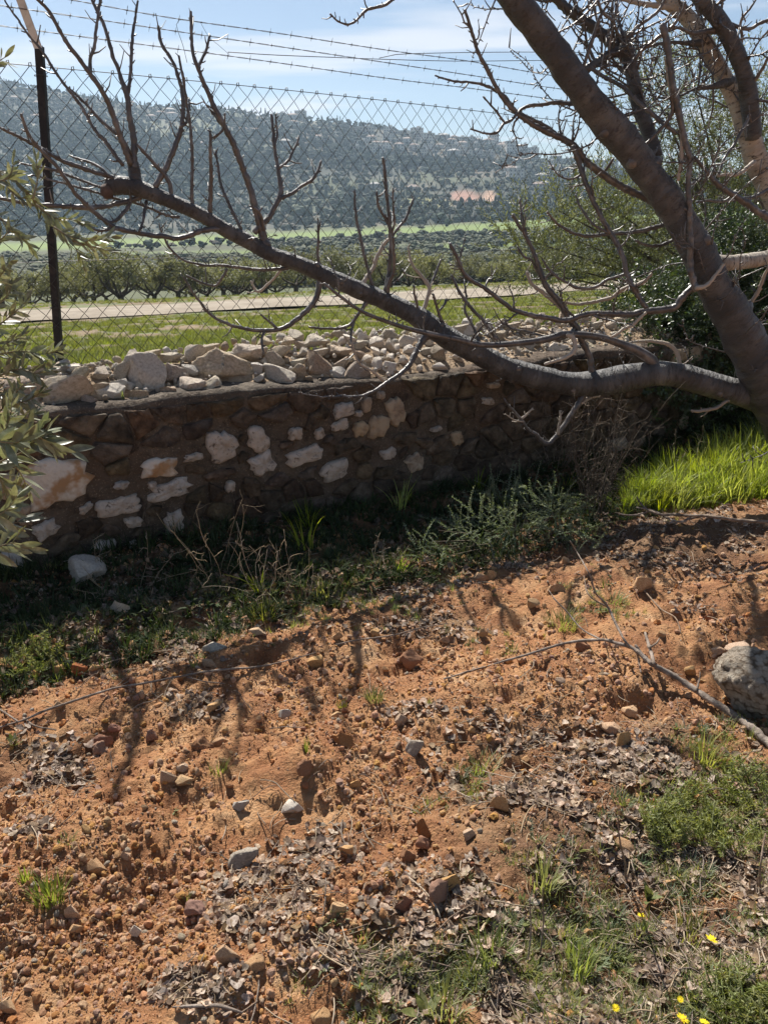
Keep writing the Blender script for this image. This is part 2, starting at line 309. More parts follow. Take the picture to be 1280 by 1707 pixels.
# ------------------------------------------------------------------ orchard ground (tilled red soil)
LIT = [(1050, 1400, 260, 150, 1.2), (900, 1330, 130, 100, 1), (1080, 1600, 290, 150, 1.3), (440, 1500, 70, 60, .9), (330, 1660, 70, 30, .5), (640, 1600, 120, 60, .8), (560, 1400, 80, 35, .6), (60, 1275, 90, 40, .6),
       (240, 1075, 140, 32, 1), (690, 1040, 120, 22, .8), (1120, 910, 220, 45, 1.2), (860, 930, 100, 30, .8), (880, 1240, 60, 35, .8), (330, 1180, 70, 20, .5), (600, 970, 160, 30, .8), (820, 1350, 90, 60, .8), (1180, 1010, 60, 25, .4), (200, 1000, 300, 60, .7), (700, 1200, 60, 14, .5), (60, 1400, 60, 20, .4), (1100, 1220, 90, 40, .8)]
GRS = [(1090, 1610, 260, 110, 1.2), (820, 1640, 190, 80, 1.0), (1180, 1440, 130, 120, .7), (1200, 1270, 90, 60, .5), (900, 1450, 60, 35, .6), (480, 1000, 200, 40, 1.3), (300, 1050, 130, 28, .9), (985, 1015, 75, 32, .8), (855, 1085, 60, 18, .5), (110, 1100, 90, 22, .6), (720, 925, 120, 35, .9), (1000, 875, 90, 25, .9), (560, 930, 200, 40, .7), (150, 1020, 200, 50, .8), (800, 1300, 50, 25, .4), (700, 1340, 50, 20, .3)]
def blobs(L, x, y):
    px, py = topx(x, y, 0); o = np.zeros(np.shape(px))
    for a, b, c, d, k in L: o = np.maximum(o, k*np.exp(-(((px-a)/c)**2+((py-b)/d)**2)*.9))
    return o
def gz(x, y):
    x = np.asarray(x, float); y = np.asarray(y, float); s, t = wst(x, y)
    wig = t+.12*(fbm(x, y, .9, 2, 3)-.5)*2
    z = .026*np.sin(wig*2*math.pi/.62+1.3)*(.4+fbm(x, y, .8, 2, 5))
    z += .10*(fbm(x, y, 1.3, 3, 1)-.5)+.055*(fbm(x, y, 5, 3, 2)-.5)
    r = fbm(x, y, 12, 4, 8, True); z += .034*(r-.6)+.036*(fbm(x, y, 30, 3, 4)-.5)+.02*(fbm(x, y, 17, 2, 14, True)-.6)+.012*(fbm(x, y, 80, 2, 6)-.5)
    z -= .05*np.clip(fbm(x, y, 6.5, 2, 12)-.66, 0, 1)/.3
    z += .07*np.exp(-(np.clip(-t, 0, 9)/.35)**2)+.05*np.clip((x-.6)/2, 0, 1)
    return z
def gzs(x, y): return float(gz(np.array([x]), np.array([y]))[0])
def at_g(px, py, off=0):
    d = ray(px, py); z = 0.
    for k in range(3): s = (CAMH-z)/-d[2]; x, y = d[0]*s, d[1]*s; z = gzs(x, y)
    return np.array([x, y, z+off])
xs = np.concatenate([np.linspace(-3.6, -1.9, 70)[:-1], np.arange(-1.9, 2.4, .0115), np.linspace(2.4, 5.6, 130)[1:]])
ys = [.45]
while ys[-1] < 8: ys.append(ys[-1]+max(.0095, .0075*ys[-1]))
ys = np.array(ys); X, Y = np.meshgrid(xs, ys); Z = gz(X, Y)
edge = np.minimum.reduce([X-xs[0], xs[-1]-X, Y-ys[0], ys[-1]-Y]); Z = np.where(edge < .1, Z-.6*(1-edge/.1), Z)
nx, ny = len(xs), len(ys); i, j = np.meshgrid(np.arange(ny-1), np.arange(nx-1), indexing='ij')
q = np.stack([i*nx+j, i*nx+j+1, (i+1)*nx+j+1, (i+1)*nx+j], -1).reshape(-1, 4)
_, T = wst(X, Y); cen = T.ravel()[q].min(1) < .2; q = q[cen]
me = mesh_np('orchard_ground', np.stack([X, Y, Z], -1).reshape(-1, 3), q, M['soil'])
hum_shade = np.clip(blobs(LIT, X, Y)*1.1*(.35+fbm(X, Y, 3, 3, 21))+.9*np.exp(-(np.clip(-T, 0, 9)/.45)**4), 0, 1)*.8  # litter zones, plus a dark band painting shade along the wall foot
a = me.attributes.new('humus_shade', 'FLOAT', 'POINT'); a.data.foreach_set('value', hum_shade.ravel().astype(np.float32))
o = mk('orchard_ground', me); o['kind'] = 'structure'
mb = MB(); mb.add([(-60, -60, -.45), (60, -60, -.45), (60, 4, -.45), (-60, 4, -.45)], [(0, 1, 2, 3)])
o = mb.build('ground', M['soil']); o['kind'] = 'structure'

# ------------------------------------------------------------------ land beyond the wall: one sheet to the ridge
def slope(py): v = (py-853.5)/F; return -(sP+v*cP)/(cP-v*sP)            # rise per metre forward
hp_t = [0, .45, 1, 2, 4, 7, 10, 15, 20, 24, 30, 40, 60, 90, 150, 400]
hp_h = [.84, .88, .84, .72, .47, .17, -.08, -.45, -.62, -.86, -1.6, -2.55, -4.2, -5.8, -6.8, -6.8]
base_x = [-400, 0, 200, 470, 700, 960, 1280, 2200]; base_y = [408, 400, 392, 385, 378, 362, 350, 330]
sk_x = [-900, -300, 0, 60, 130, 235, 300, 390, 450, 550, 640, 715, 805, 855, 910, 990, 1280, 2200]
sk_y = [92, 98, 117, 136, 149, 171, 178, 181, 190, 200, 212, 230, 240, 254, 268, 280, 300, 330]
YB, YR = 420., 820.
def terr(px, Y):
    px = np.asarray(px, float); Y = np.asarray(Y, float)
    x = (px-640)/F*Y/1.03; s, t = wst(x, Y)                         # 1.03: mean of the forward term
    near = np.interp(t, hp_t, hp_h)+.05*(fbm(x, Y, .35, 3, 31)-.5)*np.clip(t/3, 0, 1)*2
    hb = CAMH+slope(np.interp(px, base_x, base_y))*YB; hr = CAMH+slope(np.interp(px, sk_x, sk_y))*YR
    val = np.interp(Y, [150, 211], [-6.8, -6.9]); val = np.where(Y > 211, -6.9+(hb+6.9)*np.clip((Y-211)/(YB-211), 0, 1), val)
    k = np.clip((Y-YB)/(YR-YB), 0, 1.0); hill = hb+(hr-hb)*(k**1.12)
    und = (fbm(x, Y, .011, 3, 41)-.5)*22*np.sin(math.pi*np.clip(k, 0, 1))**.7
    st = 5.2; hh = hill+und; fr = hh/st-np.floor(hh/st); terrc = (np.clip((fr-.7)/.3, 0, 1)-fr)*st*.55
    hill = hill+und+np.where((k > .02) & (k < .98), terrc, 0)
    far = np.where(Y > YB, hill, val)-np.clip(Y-YR, 0, 1e9)*.12
    b = np.clip((Y-70)/120, 0, 1); b = b*b*(3-2*b)
    return x, near*(1-b)+far*b
cols = np.concatenate([np.linspace(-900, -60, 30)[:-1], np.linspace(-60, 1340, 300), np.linspace(1340, 2150, 30)[1:]])
NR = 340
def y0(px): a = (px-640)/F/1.03; return (.33-(-W0[0]*WN[0]-W0[1]*WN[1]))/(a*WN[0]+WN[1])
Y0 = y0(cols); K = np.arange(NR)/(NR-1); PX = np.repeat(cols[None], NR, 0); YY = Y0[None]*(1300/Y0[None])**K[:, None]
XX, ZZ = terr(PX, YY); nc = len(cols)
i, j = np.meshgrid(np.arange(NR-1), np.arange(nc-1), indexing='ij'); q = np.stack([i*nc+j, i*nc+j+1, (i+1)*nc+j+1, (i+1)*nc+j], -1).reshape(-1, 4)
_, TT = wst(XX, YY); ppx, ppy = topx(XX, YY, ZZ)
n1 = fbm(XX, YY, .03, 4, 51); n2 = fbm(XX, YY, .5, 3, 52); n3 = fbm(XX, YY, .12, 3, 53)
def lerp(a, b, k): return a+(b-a)*k[..., None]
C = np.zeros(XX.shape+(3,)); C[:] = (.115, .125, .05)
C = lerp(C, np.array([.17, .12, .065]), np.clip((fbm(XX, YY, 1.5, 4, 55)-.5)*9, 0, 1)*(YY < 60))
C = lerp(C, np.array([.10, .105, .05]), np.clip((YY-24)/8, 0, 1)*np.clip((n3-.3)*3, 0, 1)*(YY < 200))
g = np.array([.11, .15, .03]); dull = np.array([.06, .064, .026]); hillc = np.array([.03, .034, .02])
vz = np.clip((YY-100)/60, 0, 1)*(YY < YB); C = lerp(C, dull*1.0, vz); C = lerp(C, np.array([.07, .08, .03]), np.clip((YY-40)/15, 0, 1)*(YY < 100))
b1 = np.interp(ppx, [0, 200, 560, 800, 1000, 1280], [412, 405, 391, 379, 362, 350]); b2 = np.interp(ppx, [0, 200, 560, 900], [432, 426, 419, 405])
C = lerp(C, g*1.25, np.clip(1.5-abs(ppy-b1)/7, 0, 1)*(YY < YB)*(YY > 120)); C = lerp(C, g*.95, np.clip(1.4-abs(ppy-b2)/6, 0, 1)*(YY < YB)*(YY > 120))
hz = np.clip((YY-YB)/15, 0, 1); hc = lerp(np.zeros_like(C)+hillc, np.array([.105, .09, .062]), np.clip((n1-.5)*6, 0, 1)); hc = lerp(hc, np.array([.065, .078, .032]), np.clip((fbm(XX, YY, .02, 3, 57)-.55)*8, 0, 1)*.9); C = lerp(C, hc, hz)
dz = np.gradient(ZZ, axis=0)/np.gradient(YY, axis=0); C = lerp(C, np.array([.2, .175, .135]), np.clip((dz-.45)*1.6, 0, .7)*hz)
for (a, b, ca, cb, col_) in [(775, 327, 24, 9, (.3, .16, .11)), (816, 326, 11, 8, (.42, .26, .17)), (690, 338, 60, 8, (.2, .2, .07)), (60, 205, 40, 6, (.36, .32, .26)), (640, 325, 40, 6, (.22, .17, .1))]:
    C = lerp(C, np.array(col_), np.clip(1.6-((ppx-a)/ca)**2-((ppy-b)/cb)**2+(n2-.5), 0, 1)*hz)
tr = np.interp(ppy, [185, 200, 215, 235, 252, 262, 280], [530, 522, 528, 512, 526, 515, 522]); C = lerp(C, np.array([.26, .235, .2]), np.clip(1.3-abs(ppx-tr-3*np.sin(ppy*.45))/2.5, 0, 1)*np.clip((fbm(XX, YY, .05, 3, 59)-.3)*4, 0, 1)*(ppy > 195)*(ppy < 282)*hz)
me = mesh_np('terrain', np.stack([XX, YY, ZZ], -1).reshape(-1, 3), q)
ca = me.color_attributes.new('tint', 'FLOAT_COLOR', 'POINT'); ca.data.foreach_set('color', np.concatenate([C, np.ones(C.shape[:2]+(1,))], -1).astype(np.float32).ravel())
def terrx(nt, col, tc):
    a_ = N(nt, 'ShaderNodeVertexColor', layer_name='tint'); k = ramp(nt, col, [(0, (.45, .45, .45)), (1, (1.35, 1.35, 1.35))])
    f = nse(nt, tc.outputs['Object'], .7, 6, .75); k2 = ramp(nt, f, [(.3, (.6, .6, .6)), (.7, (1.3, 1.3, 1.3))])
    return mixc(nt, 1., mixc(nt, 1., a_.outputs[0], k, 'MULTIPLY'), k2, 'MULTIPLY')
M['terrain'] = mat('fields_and_slopes', [(.3, .3, .3), (.9, .9, .9)], 9, bump=.6, bscale=6, bdist=.08, extra=terrx)
me.materials.append(M['terrain']); o = mk('terrain', me); o['kind'] = 'structure'
def place(px, py, ymin=20, ymax=1250):
    Ys = np.exp(np.linspace(math.log(ymin), math.log(ymax), 420)); x, z = terr(np.full(420, px), Ys); _, pp = topx(x, Ys, z)
    k = np.argmax(pp <= py); k = k if pp[k] <= py else int(np.argmin(pp)); return np.array([x[k], Ys[k], z[k]])
def tz(x, y):     # terrain height at world x, y
    return float(terr(np.array([640+x*F*1.03/y]), np.array([y]))[1][0])
# dirt road along the far side of the grass, parallel to the wall
ss = np.linspace(-16, 75, 240); tt = np.linspace(0, 1, 9)
S, T_ = np.meshgrid(ss, tt); wob = .25*np.sin(S*.35)+.12*np.sin(S*1.1); tr_ = 15.2+wob*(1-T_)+T_*(3.9-.3*wob)+.5*(fbm(S, 0*S, 1.1, 4, 67)-.5)*abs(2*T_-1)
RX, RY = wxy(S, tr_); RZ = np.interp(tr_, hp_t, hp_h)+.03+.03*np.sin(T_*math.pi)+.012*(fbm(RX, RY, 2.2, 3, 66)-.5)
pxr = 640+RX*F*1.03/RY; RZ = np.maximum(RZ, terr(pxr, RY)[1]+.02)
i, j = np.meshgrid(np.arange(8), np.arange(239), indexing='ij'); q = np.stack([i*240+j, i*240+j+1, (i+1)*240+j+1, (i+1)*240+j], -1).reshape(-1, 4)
M['road'] = mat('pale_dirt_road', [(.16, .125, .09), (.24, .2, .15), (.33, .28, .22)], 1.2, bump=.6, bscale=25, bdist=.02, detail=8)
o = mk('dirt_road', mesh_np('dirt_road', np.stack([RX, RY, RZ], -1).reshape(-1, 3), q, M['road'])); o['kind'] = 'structure'

# ------------------------------------------------------------------ haze
mb = MB(); mb.box((0, 600, 88), 3400, 1560, 212)
hm = bpy.data.materials.new('thin_air'); hm.use_nodes = True; hn = hm.node_tree; hn.nodes.clear(); ho = N(hn, 'ShaderNodeOutputMaterial'); pv = N(hn, 'ShaderNodeVolumePrincipled')
pv.inputs['Color'].default_value = (.62, .8, 1, 1); pv.inputs['Density'].default_value = .00024; pv.inputs['Anisotropy'].default_value = .35; hn.links.new(pv.outputs[0], ho.inputs['Volume'])
o = mb.build('haze', hm, smooth=False); o['kind'] = 'stuff'

# ------------------------------------------------------------------ foliage shapes for far and middle trees
def clump_mesh(name, seed, m, shape=(1, 1, 1), n=14, sub=1, pw=.5):
    r = np.random.default_rng(seed); mb = MB(); v0, f0 = ico(sub)
    for k in range(n):
        d = r.normal(size=3); d /= np.linalg.norm(d); c = d*r.uniform(.25, .72); c[2] = abs(c[2])*1.0 if r.random() < .75 else c[2]
        s = r.uniform(.26, .5)*(1 if k else 1.3); v = v0*s*(1+.35*(r.random(len(v0))-.5))[:, None]*np.array([1, 1, .8])+c
        mb.add(v*np.array(shape)+np.array([0, 0, shape[2]*.9]), None, f0)
    return mb.mesh(name, m, False)
FARSH = [clump_mesh('far_crown', 1, M['farleaf']), clump_mesh('far_crown', 2, M['farleaf'], (1.1, 1.1, .8)), clump_mesh('far_crown', 3, M['farpale'], (1, 1, .7)), clump_mesh('far_crown', 4, M['farleaf'], (.7, .7, 1.3)),
         clump_mesh('far_crown', 5, M['farleaf'], (.3, .3, 1.7), 18), clump_mesh('far_crown', 6, M['farpale'], (1.2, 1.2, .6)), clump_mesh('far_crown', 7, M['farleaf'], (1, 1, 1), 20)]
n = 85000; px = rng.uniform(-500, 1800, n); kk = rng.random(n)**.8; y = YB+4+(YR+10-YB)*kk; x, z = terr(px, y); qx, qy = topx(x, y, z)
den = fbm(x, y, .012, 3, 71); wt = np.clip((den-.2)*3.6, .3, 1); wt = np.where(kk > .93, np.maximum(wt, .7), wt)*.42
wt[((qx-775)/30)**2+((qy-326)/12)**2 < 1] = 0; wt[((qx-816)/16)**2+((qy-326)/12)**2 < 1] = 0
wt[(abs(qx-np.interp(qy, [185, 200, 215, 235, 252, 262, 280], [530, 522, 528, 512, 526, 515, 522])) < 2.5) & (qy > 190)] = 0
wt = np.where((qx > 610) & (qx < 800) & (qy > 216) & (qy < 262), wt*.35, wt); wt = np.where((qx > 800) & (qx < 1020) & (qy > 235) & (qy < 305), wt*.5, wt)
ok = rng.random(n) < wt; x, y, z, kk, den = x[ok], y[ok], z[ok], kk[ok], den[ok]; n = len(x); big = (den > .5) & (kk < .7)
P_ = np.c_[x, y, z-.5]; SC = rng.uniform(1.0, 2.6, n)*np.where(big, 1.4, 1); r_ = rng.random(n); ID = np.where(big | (r_ < .5), rng.choice([0, 1, 3, 6, 4], n), rng.choice([0, 1, 2, 3, 4, 5, 6], n)); print('hill trees', n)
o = scatter('hillside_woodland', P_, np.c_[np.zeros(len(P_)), np.zeros(len(P_)), rng.uniform(0, 6.28, len(P_))], SC, ID, FARSH)
# hedges and bushes in the valley fields
def pick_sh(i): return FARSH[i]
nb = 0
spots = [(505, 372, 5.6, 6), (470, 376, 3.2, 0), (440, 380, 2.6, 1), (380, 384, 2.6, 0)]
for px in np.arange(190, 1000, 17): spots.append((px+rng.uniform(-6, 6), np.interp(px, [200, 560, 900], [417, 404, 392])+rng.uniform(-3, 3), rng.uniform(1.2, 2.4), int(rng.choice([0, 1, 2, 6]))))
for px in (215, 262, 300, 352, 405, 640, 663, 700, 745, 812, 905, 940, 600): spots.append((px, np.interp(px, [200, 560, 800, 1000], [400, 392, 380, 364])+rng.uniform(-5, 1), rng.uniform(1.2, 2.6), int(rng.choice([0, 6, 2]))))
for q_, (px, py, s_, sh) in enumerate(spots):
    p = place(px, py, 120); nm = 'round_tree' if q_ == 0 else 'bush'
    o = mk(nm, FARSH[sh], None, p-np.array([0, 0, .3])); o.scale = (s_, s_, s_); o.rotation_euler[2] = rng.uniform(0, 6)
    if q_ == 0: tag(o, 'largest dark rounded tree at the edge of the green valley field under the hill', 'tree')
    else: tag(o, 'small dark bush scattered along the edges of the valley fields' if sh != 2 else 'small pale grey bush scattered along the edges of the valley fields', 'bush', 'dark bushes in the valley fields' if sh != 2 else 'pale bushes in the valley fields')

n = 9500; px = rng.uniform(-200, 1300, n); y = rng.uniform(95, 330, n); x, z = terr(px, y); qx, qy = topx(x, y, z); ok = (rng.random(n) < .35+.65*(fbm(x, y, .05, 3, 61) > .45)) & ((y < 205) | ((abs(qy-np.interp(qx, [0, 200, 560, 800, 1000, 1280], [412, 405, 391, 379, 362, 350])) > 9) & (rng.random(n) < .55) & (qx > 440))); x, y, z = x[ok], y[ok], z[ok]; n = len(x)
M['grovefar'] = mat('far_grove_foliage', [(.05, .058, .032), (.09, .1, .055), (.16, .165, .1)], .8, bump=.5, bscale=3, bdist=.4, vary=.3, hue=.015)
scatter('far_olive_groves', np.c_[x, y, z-.4], np.c_[np.zeros((n, 2)), rng.uniform(0, 6.28, n)], rng.uniform(.9, 1.7, n), rng.integers(0, 3, n), [clump_mesh('far_olive', 20+k, M['grovefar'], (1, 1, .85), 18) for k in range(3)])
# ------------------------------------------------------------------ houses on the hill
M['hwall'] = [mat('house_stone_%s' % n_, c, .6, bump=0, vary=.1) for n_, c in (('white', [(.5, .47, .42), (.62, .59, .54)]), ('cream', [(.42, .37, .3), (.52, .46, .38)]), ('grey', [(.3, .29, .27), (.4, .38, .35)]))]
M['hroof'] = [mat('roof_concrete', [(.32, .3, .28), (.42, .4, .37)], .6, bump=0), mat('roof_tile', [(.22, .165, .135), (.3, .23, .19)], .6, bump=0)]
M['hwin'] = mat('dark_window', [(.03, .035, .045), (.06, .065, .075)], 1, rough=.3, bump=0)
def box_me(name, sx, sy, sz, m):
    mb = MB(); mb.box((0, 0, sz/2), sx, sy, sz); return mb.mesh(name, m, False)
WINM = box_me('window', 1.1, .3, 1.4, M['hwin'])
def house(kind):
    r = np.random.default_rng(kind+50); w_, d_, h_ = [(11, 9, 6.4), (14, 10, 9.2), (9, 8, 3.6), (16, 9, 6.2), (12, 11, 12.0), (10, 8, 6.2)][kind]
    root = empty('house'); mk('wall', box_me('wall', w_, d_, h_, M['hwall'][[0, 0, 1, 1, 0, 2][kind]]), root)
    if kind in (0, 2, 5):
        mb = MB(); a, b = w_/2+.4, d_/2+.4; mb.add([(-a, -b, 0), (a, -b, 0), (a, b, 0), (-a, b, 0), (-a*.4, 0, 1.9), (a*.4, 0, 1.9)], [(0, 1, 5, 4), (2, 3, 4, 5), (3, 2, 1, 0)], [(1, 2, 5), (3, 0, 4)])
        mk('roof', mb.mesh('roof', M['hroof'][1 if kind != 5 else 0], False), root, (0, 0, h_+.01))
    else:
        mk('roof', box_me('roof', w_+.6, d_+.6, .4, M['hroof'][0]), root, (0, 0, h_+.005)); mk('stair_room', box_me('stair_room', 3.5, 3.5, 2.4, M['hwall'][0]), root, (w_*.2, 1, h_+.41))
    nx_ = int(w_//3); nzz = max(1, int(h_//3))
    for a in range(nx_):
        for b in range(nzz):
            mk('window', WINM, root, ((a+.5)*w_/nx_-w_/2, -d_/2-.03, .9+3*b))
    for b in range(nzz): mk('window', WINM, root, (-w_/2-.03, 0, .9+3*b)).rotation_euler[2] = R(90)
    return root
def copy_tree(o, parent=None):
    c = o.copy(); sc.collection.objects.link(c); c.parent = parent
    for ch in [x for x in kids.get(o.name, [])]: copy_tree(ch, c)
    return c
kids = {}
def reg(o):
    kids[o.name] = list(o.children)
    for c in o.children: reg(c)
    return o
bpy.context.view_layer.update()
H = [reg(house(k)) for k in range(6)]; used = [False]*6
hs = []
def hcl(n, x0, x1, ya, yb, kinds):
    for k in range(n): hs.append((rng.uniform(x0, x1), rng.uniform(ya, yb), int(rng.choice(kinds))))
hcl(5, 230, 400, 172, 200, [0, 2, 5]); hcl(7, 430, 520, 190, 215, [0, 1, 3]); hcl(75, 590, 830, 220, 262, [0, 1, 3, 3, 0, 5]); hcl(9, 800, 880, 232, 262, [1, 3, 4]); hcl(30, 840, 1010, 262, 310, [0, 1, 3, 5]); hcl(8, 830, 960, 275, 330, [2, 5, 0])
hcl(4, 20, 130, 165, 215, [0, 2]); hcl(5, 350, 640, 215, 250, [2, 5]); hcl(4, 560, 700, 255, 345, [2, 5])
kn = ['white tile-roofed house', 'white flat-roofed block', 'low cream cottage', 'wide cream flat-roofed house', 'tall white block', 'grey hip-roofed house']
ORD = 'first second third fourth fifth sixth seventh eighth ninth tenth eleventh twelfth thirteenth fourteenth fifteenth sixteenth seventeenth eighteenth nineteenth twentieth twenty-first twenty-second twenty-third twenty-fourth twenty-fifth twenty-sixth twenty-seventh twenty-eighth'.split()
placed = []; seenh = {}; hs.sort()
for px, py, k in hs:
    if any(abs(px-a) < 10 and abs(py-b) < 6 for a, b in placed): continue
    placed.append((px, py)); p = place(px, py, 430)
    o = H[k] if not used[k] else copy_tree(H[k]); used[k] = True; o.location = p-np.array([0, 0, .8]); hz_ = rng.uniform(.62, .9); o.scale = (hz_, hz_, hz_); o.rotation_euler[2] = rng.uniform(-.6, .6)+math.atan2(-p[0], p[1])*.5
    where = 'high on the ridge' if py < 215 else 'on the upper slope' if py < 255 else 'on the lower slope'; seenh[(k, where)] = seenh.get((k, where), 0)+1
    zone = 'near the hilltop road' if px < 200 else 'among the pines' if px < 420 else 'beside the pale winding track' if px < 600 else 'in the village cluster' if px < 800 else 'where the ridge descends'
    tag(o, '%s %s, %s such from the left' % (kn[k], where, ORD[seenh[(k, where)]-1]), 'house', 'houses scattered over the far hill')
for k in range(6):
    if not used[k]:
        for c in list(H[k].children): bpy.data.objects.remove(c)
        bpy.data.objects.remove(H[k])

# ------------------------------------------------------------------ olive grove beyond the road
def leafcards(r, centers, rad, n, size, flat=.5):
    """n small leaf-spray quads spread through lumps of foliage"""
    c = centers[r.integers(0, len(centers), n)]; d = r.normal(size=(n, 3)); d /= np.linalg.norm(d, axis=1)[:, None]
    P = c[:, :3]+d*(r.random(n)**.45*rad)[:, None]*c[:, 3:4]*np.array([1, 1, .8]); a = r.normal(size=(n, 3)); a /= np.linalg.norm(a, axis=1)[:, None]
    b = np.cross(a, r.normal(size=(n, 3))); b /= np.linalg.norm(b, axis=1)[:, None]; s = size*r.uniform(.6, 1.4, n)[:, None]
    v = np.stack([P-a*s-b*s*.1, P-b*s*.42, P+a*s+b*s*.1, P+b*s*.42], 1).reshape(-1, 3); q = np.arange(4*n).reshape(-1, 4); return v, q
def olive_meshes(seed):
    r = np.random.default_rng(seed); cs = []
    mt = MB(); limbs = []; h0 = r.uniform(.5, .9); lean = r.uniform(-.2, .2, 2)
    mt.tube(smoothpath([(0, 0, -.3), (lean[0]*.3, lean[1]*.3, h0*.5), (lean[0], lean[1], h0)], .2), np.linspace(.2, .15, len(smoothpath([(0, 0, -.3), (lean[0]*.3, lean[1]*.3, h0*.5), (lean[0], lean[1], h0)], .2))), 7, rough=.3)
    for k in range(r.integers(4, 7)):
        a = k*6.28/5+r.uniform(-.4, .4); e = np.array([math.cos(a)*r.uniform(.9, 1.5), math.sin(a)*r.uniform(.9, 1.5), r.uniform(1.7, 2.7)]); b = np.array([lean[0], lean[1], h0-.1])
        m_ = (b+e)/2+np.array([math.cos(a)*.3, math.sin(a)*.3, -.15]); P = smoothpath([b, m_, e], .25); mt.tube(P, np.linspace(.1, .03, len(P)), 5, rough=.3)
        for z in range(5): cs.append((*(e+r.normal(size=3)*np.array([.4, .4, .3])), r.uniform(.45, .75))); 
        cs.append((*((m_+e)/2+[0, 0, .2]), .6)); cs.append((*(e*np.array([1.15, 1.15, .8])), .45))
    for z in range(9): cs.append((*(r.normal(size=3)*np.array([.9, .9, .45])+np.array([0, 0, 2.5])), r.uniform(.35, .65)))
    v, q = leafcards(r, np.array(cs), 1.0, 4200, .085); mc = MB(); mc.add(v, q)
    return mt.mesh('trunk', M['olivebark']), mc.mesh('crown', M['olivefar'], False)
OM = [olive_meshes(90+k) for k in range(4)]
row = [(30, 519, 'in front of the black fence post'), (95, 518, None), (160, 517, None), (205, 517, None), (258, 516, None), (300, 516, None), (345, 514, None), (395, 512, None), (440, 511, None), (500, 508, None), (548, 506, None), (600, 503, None), (650, 500, None), (705, 498, None), (760, 496, None), (820, 494, None), (880, 492, None), (940, 490, None), (1010, 486, None), (-40, 520, None), (1090, 480, None)]
n_ = 0; ordr = sorted(a_[0] for a_ in row)
for rw, (dy, lab) in enumerate(((0, 'front row'), (1, 'second row'), (2, 'third row'))):
    for k, (px, py, _) in enumerate(row):
        px_ = px+rw*23+rng.uniform(-7, 7); a = (px_-640)/F/1.03; t_ = 35+rw*9+rng.uniform(-1.5, 1.5); y = (t_-(-W0[0]*WN[0]-W0[1]*WN[1]))/(a*WN[0]+WN[1]); x = a*y
        if y > 150 or (rw and rng.random() < .2): continue
        tm, cm = OM[(k*3+rw) % 4]; root = empty('olive_tree', (x, y, tz(x, y))); root.rotation_euler[2] = rng.uniform(0, 6.28); s = rng.uniform(.48, .88)*(1.0+.004*(y-40)); root.scale = (s, s, s*rng.uniform(.85, 1.0))
        mk('trunk', tm, root); mk('crown', cm, root)
        tag(root, ('front-row olive tree of the grove beyond the road, %s from the left' % ORD[ordr.index(px)] if rw == 0 else 'grey-green olive tree in the %s of the grove beyond the dirt road' % lab), 'olive tree', 'olive trees of the grove, %s' % lab)
# ------------------------------------------------------------------ short grass between fence and road
def tuft_mesh(name, seed, m, n=14, h=(.03, .08), spread=.035, wid=.0022, lean=.6, segs=2, droop=.5):
    r = np.random.default_rng(seed); mb = MB(); V = []; Q = []; T = []
    for k in range(n):
        a = r.uniform(0, 6.28); b = np.array([math.cos(a), math.sin(a), 0]); base = b*spread*r.random()**.6; hh = r.uniform(*h); ln = lean*r.uniform(.2, 1); a2 = a+r.uniform(-.9, .9); d = np.array([math.cos(a2), math.sin(a2), 0]); sd_ = np.array([-d[1], d[0], 0])*wid*r.uniform(.7, 1.3)
        pts = [base+d*hh*ln*(t**1.6)+np.array([0, 0, hh*(t-droop*ln*t*t*.6)]) for t in np.linspace(0, 1, segs+1)]
        n0 = len(V)
        for i_, p in enumerate(pts):
            w_ = 1-(i_/segs)**2*.95 if i_ < segs else 0
            if i_ < segs: V += [p-sd_*w_, p+sd_*w_]
            else: V.append(p)
        for i_ in range(segs-1): Q.append((n0+2*i_, n0+2*i_+1, n0+2*i_+3, n0+2*i_+2))
        T.append((n0+2*segs-2, n0+2*segs-1, n0+2*segs))
    mb.add(V, Q, T); return mb.mesh(name, m)
FT = [tuft_mesh('field_tuft', 200+k, M['field'], 26, (.04, .1), .07, .0036, .9, 2) for k in range(4)]
n = 26000; s_ = rng.uniform(-3, 26, n*2); t_ = .55+(rng.random(n*2)**2.0)*14.2; x, y = wxy(s_, t_); pxs = 640+x*F*1.03/np.maximum(y, .1)
ok = (pxs > -150) & (pxs < 1500) & (y > 2) & (rng.random(n*2) < np.clip((fbm(x, y, 1.5, 4, 55)*-1+.6)*7, .08, 1)); x, y, t_, pxs = x[ok][:n], y[ok][:n], t_[ok][:n], pxs[ok][:n]
z = terr(pxs, y)[1]
scatter('field_grass', np.c_[x, y, z-.005], np.c_[rng.uniform(-.1, .1, len(x)), rng.uniform(-.1, .1, len(x)), rng.uniform(0, 6.28, len(x))], rng.uniform(.45, .9, len(x))*(1+.01*t_)*np.clip(t_/1.2, .5, 1), rng.integers(0, 4, len(x)), FT)
# verge and rough grass just beyond the road
n = 5000; s_ = rng.uniform(-16, 60, n); t_ = rng.uniform(20.6, 25, n); x, y = wxy(s_, t_); pxs = 640+x*F*1.03/y; z = terr(pxs, y)[1]
scatter('verge_grass', np.c_[x, y, z], np.c_[np.zeros((n, 2)), rng.uniform(0, 6.28, n)], rng.uniform(.5, 1.1, n), rng.integers(0, 4, n), FT)
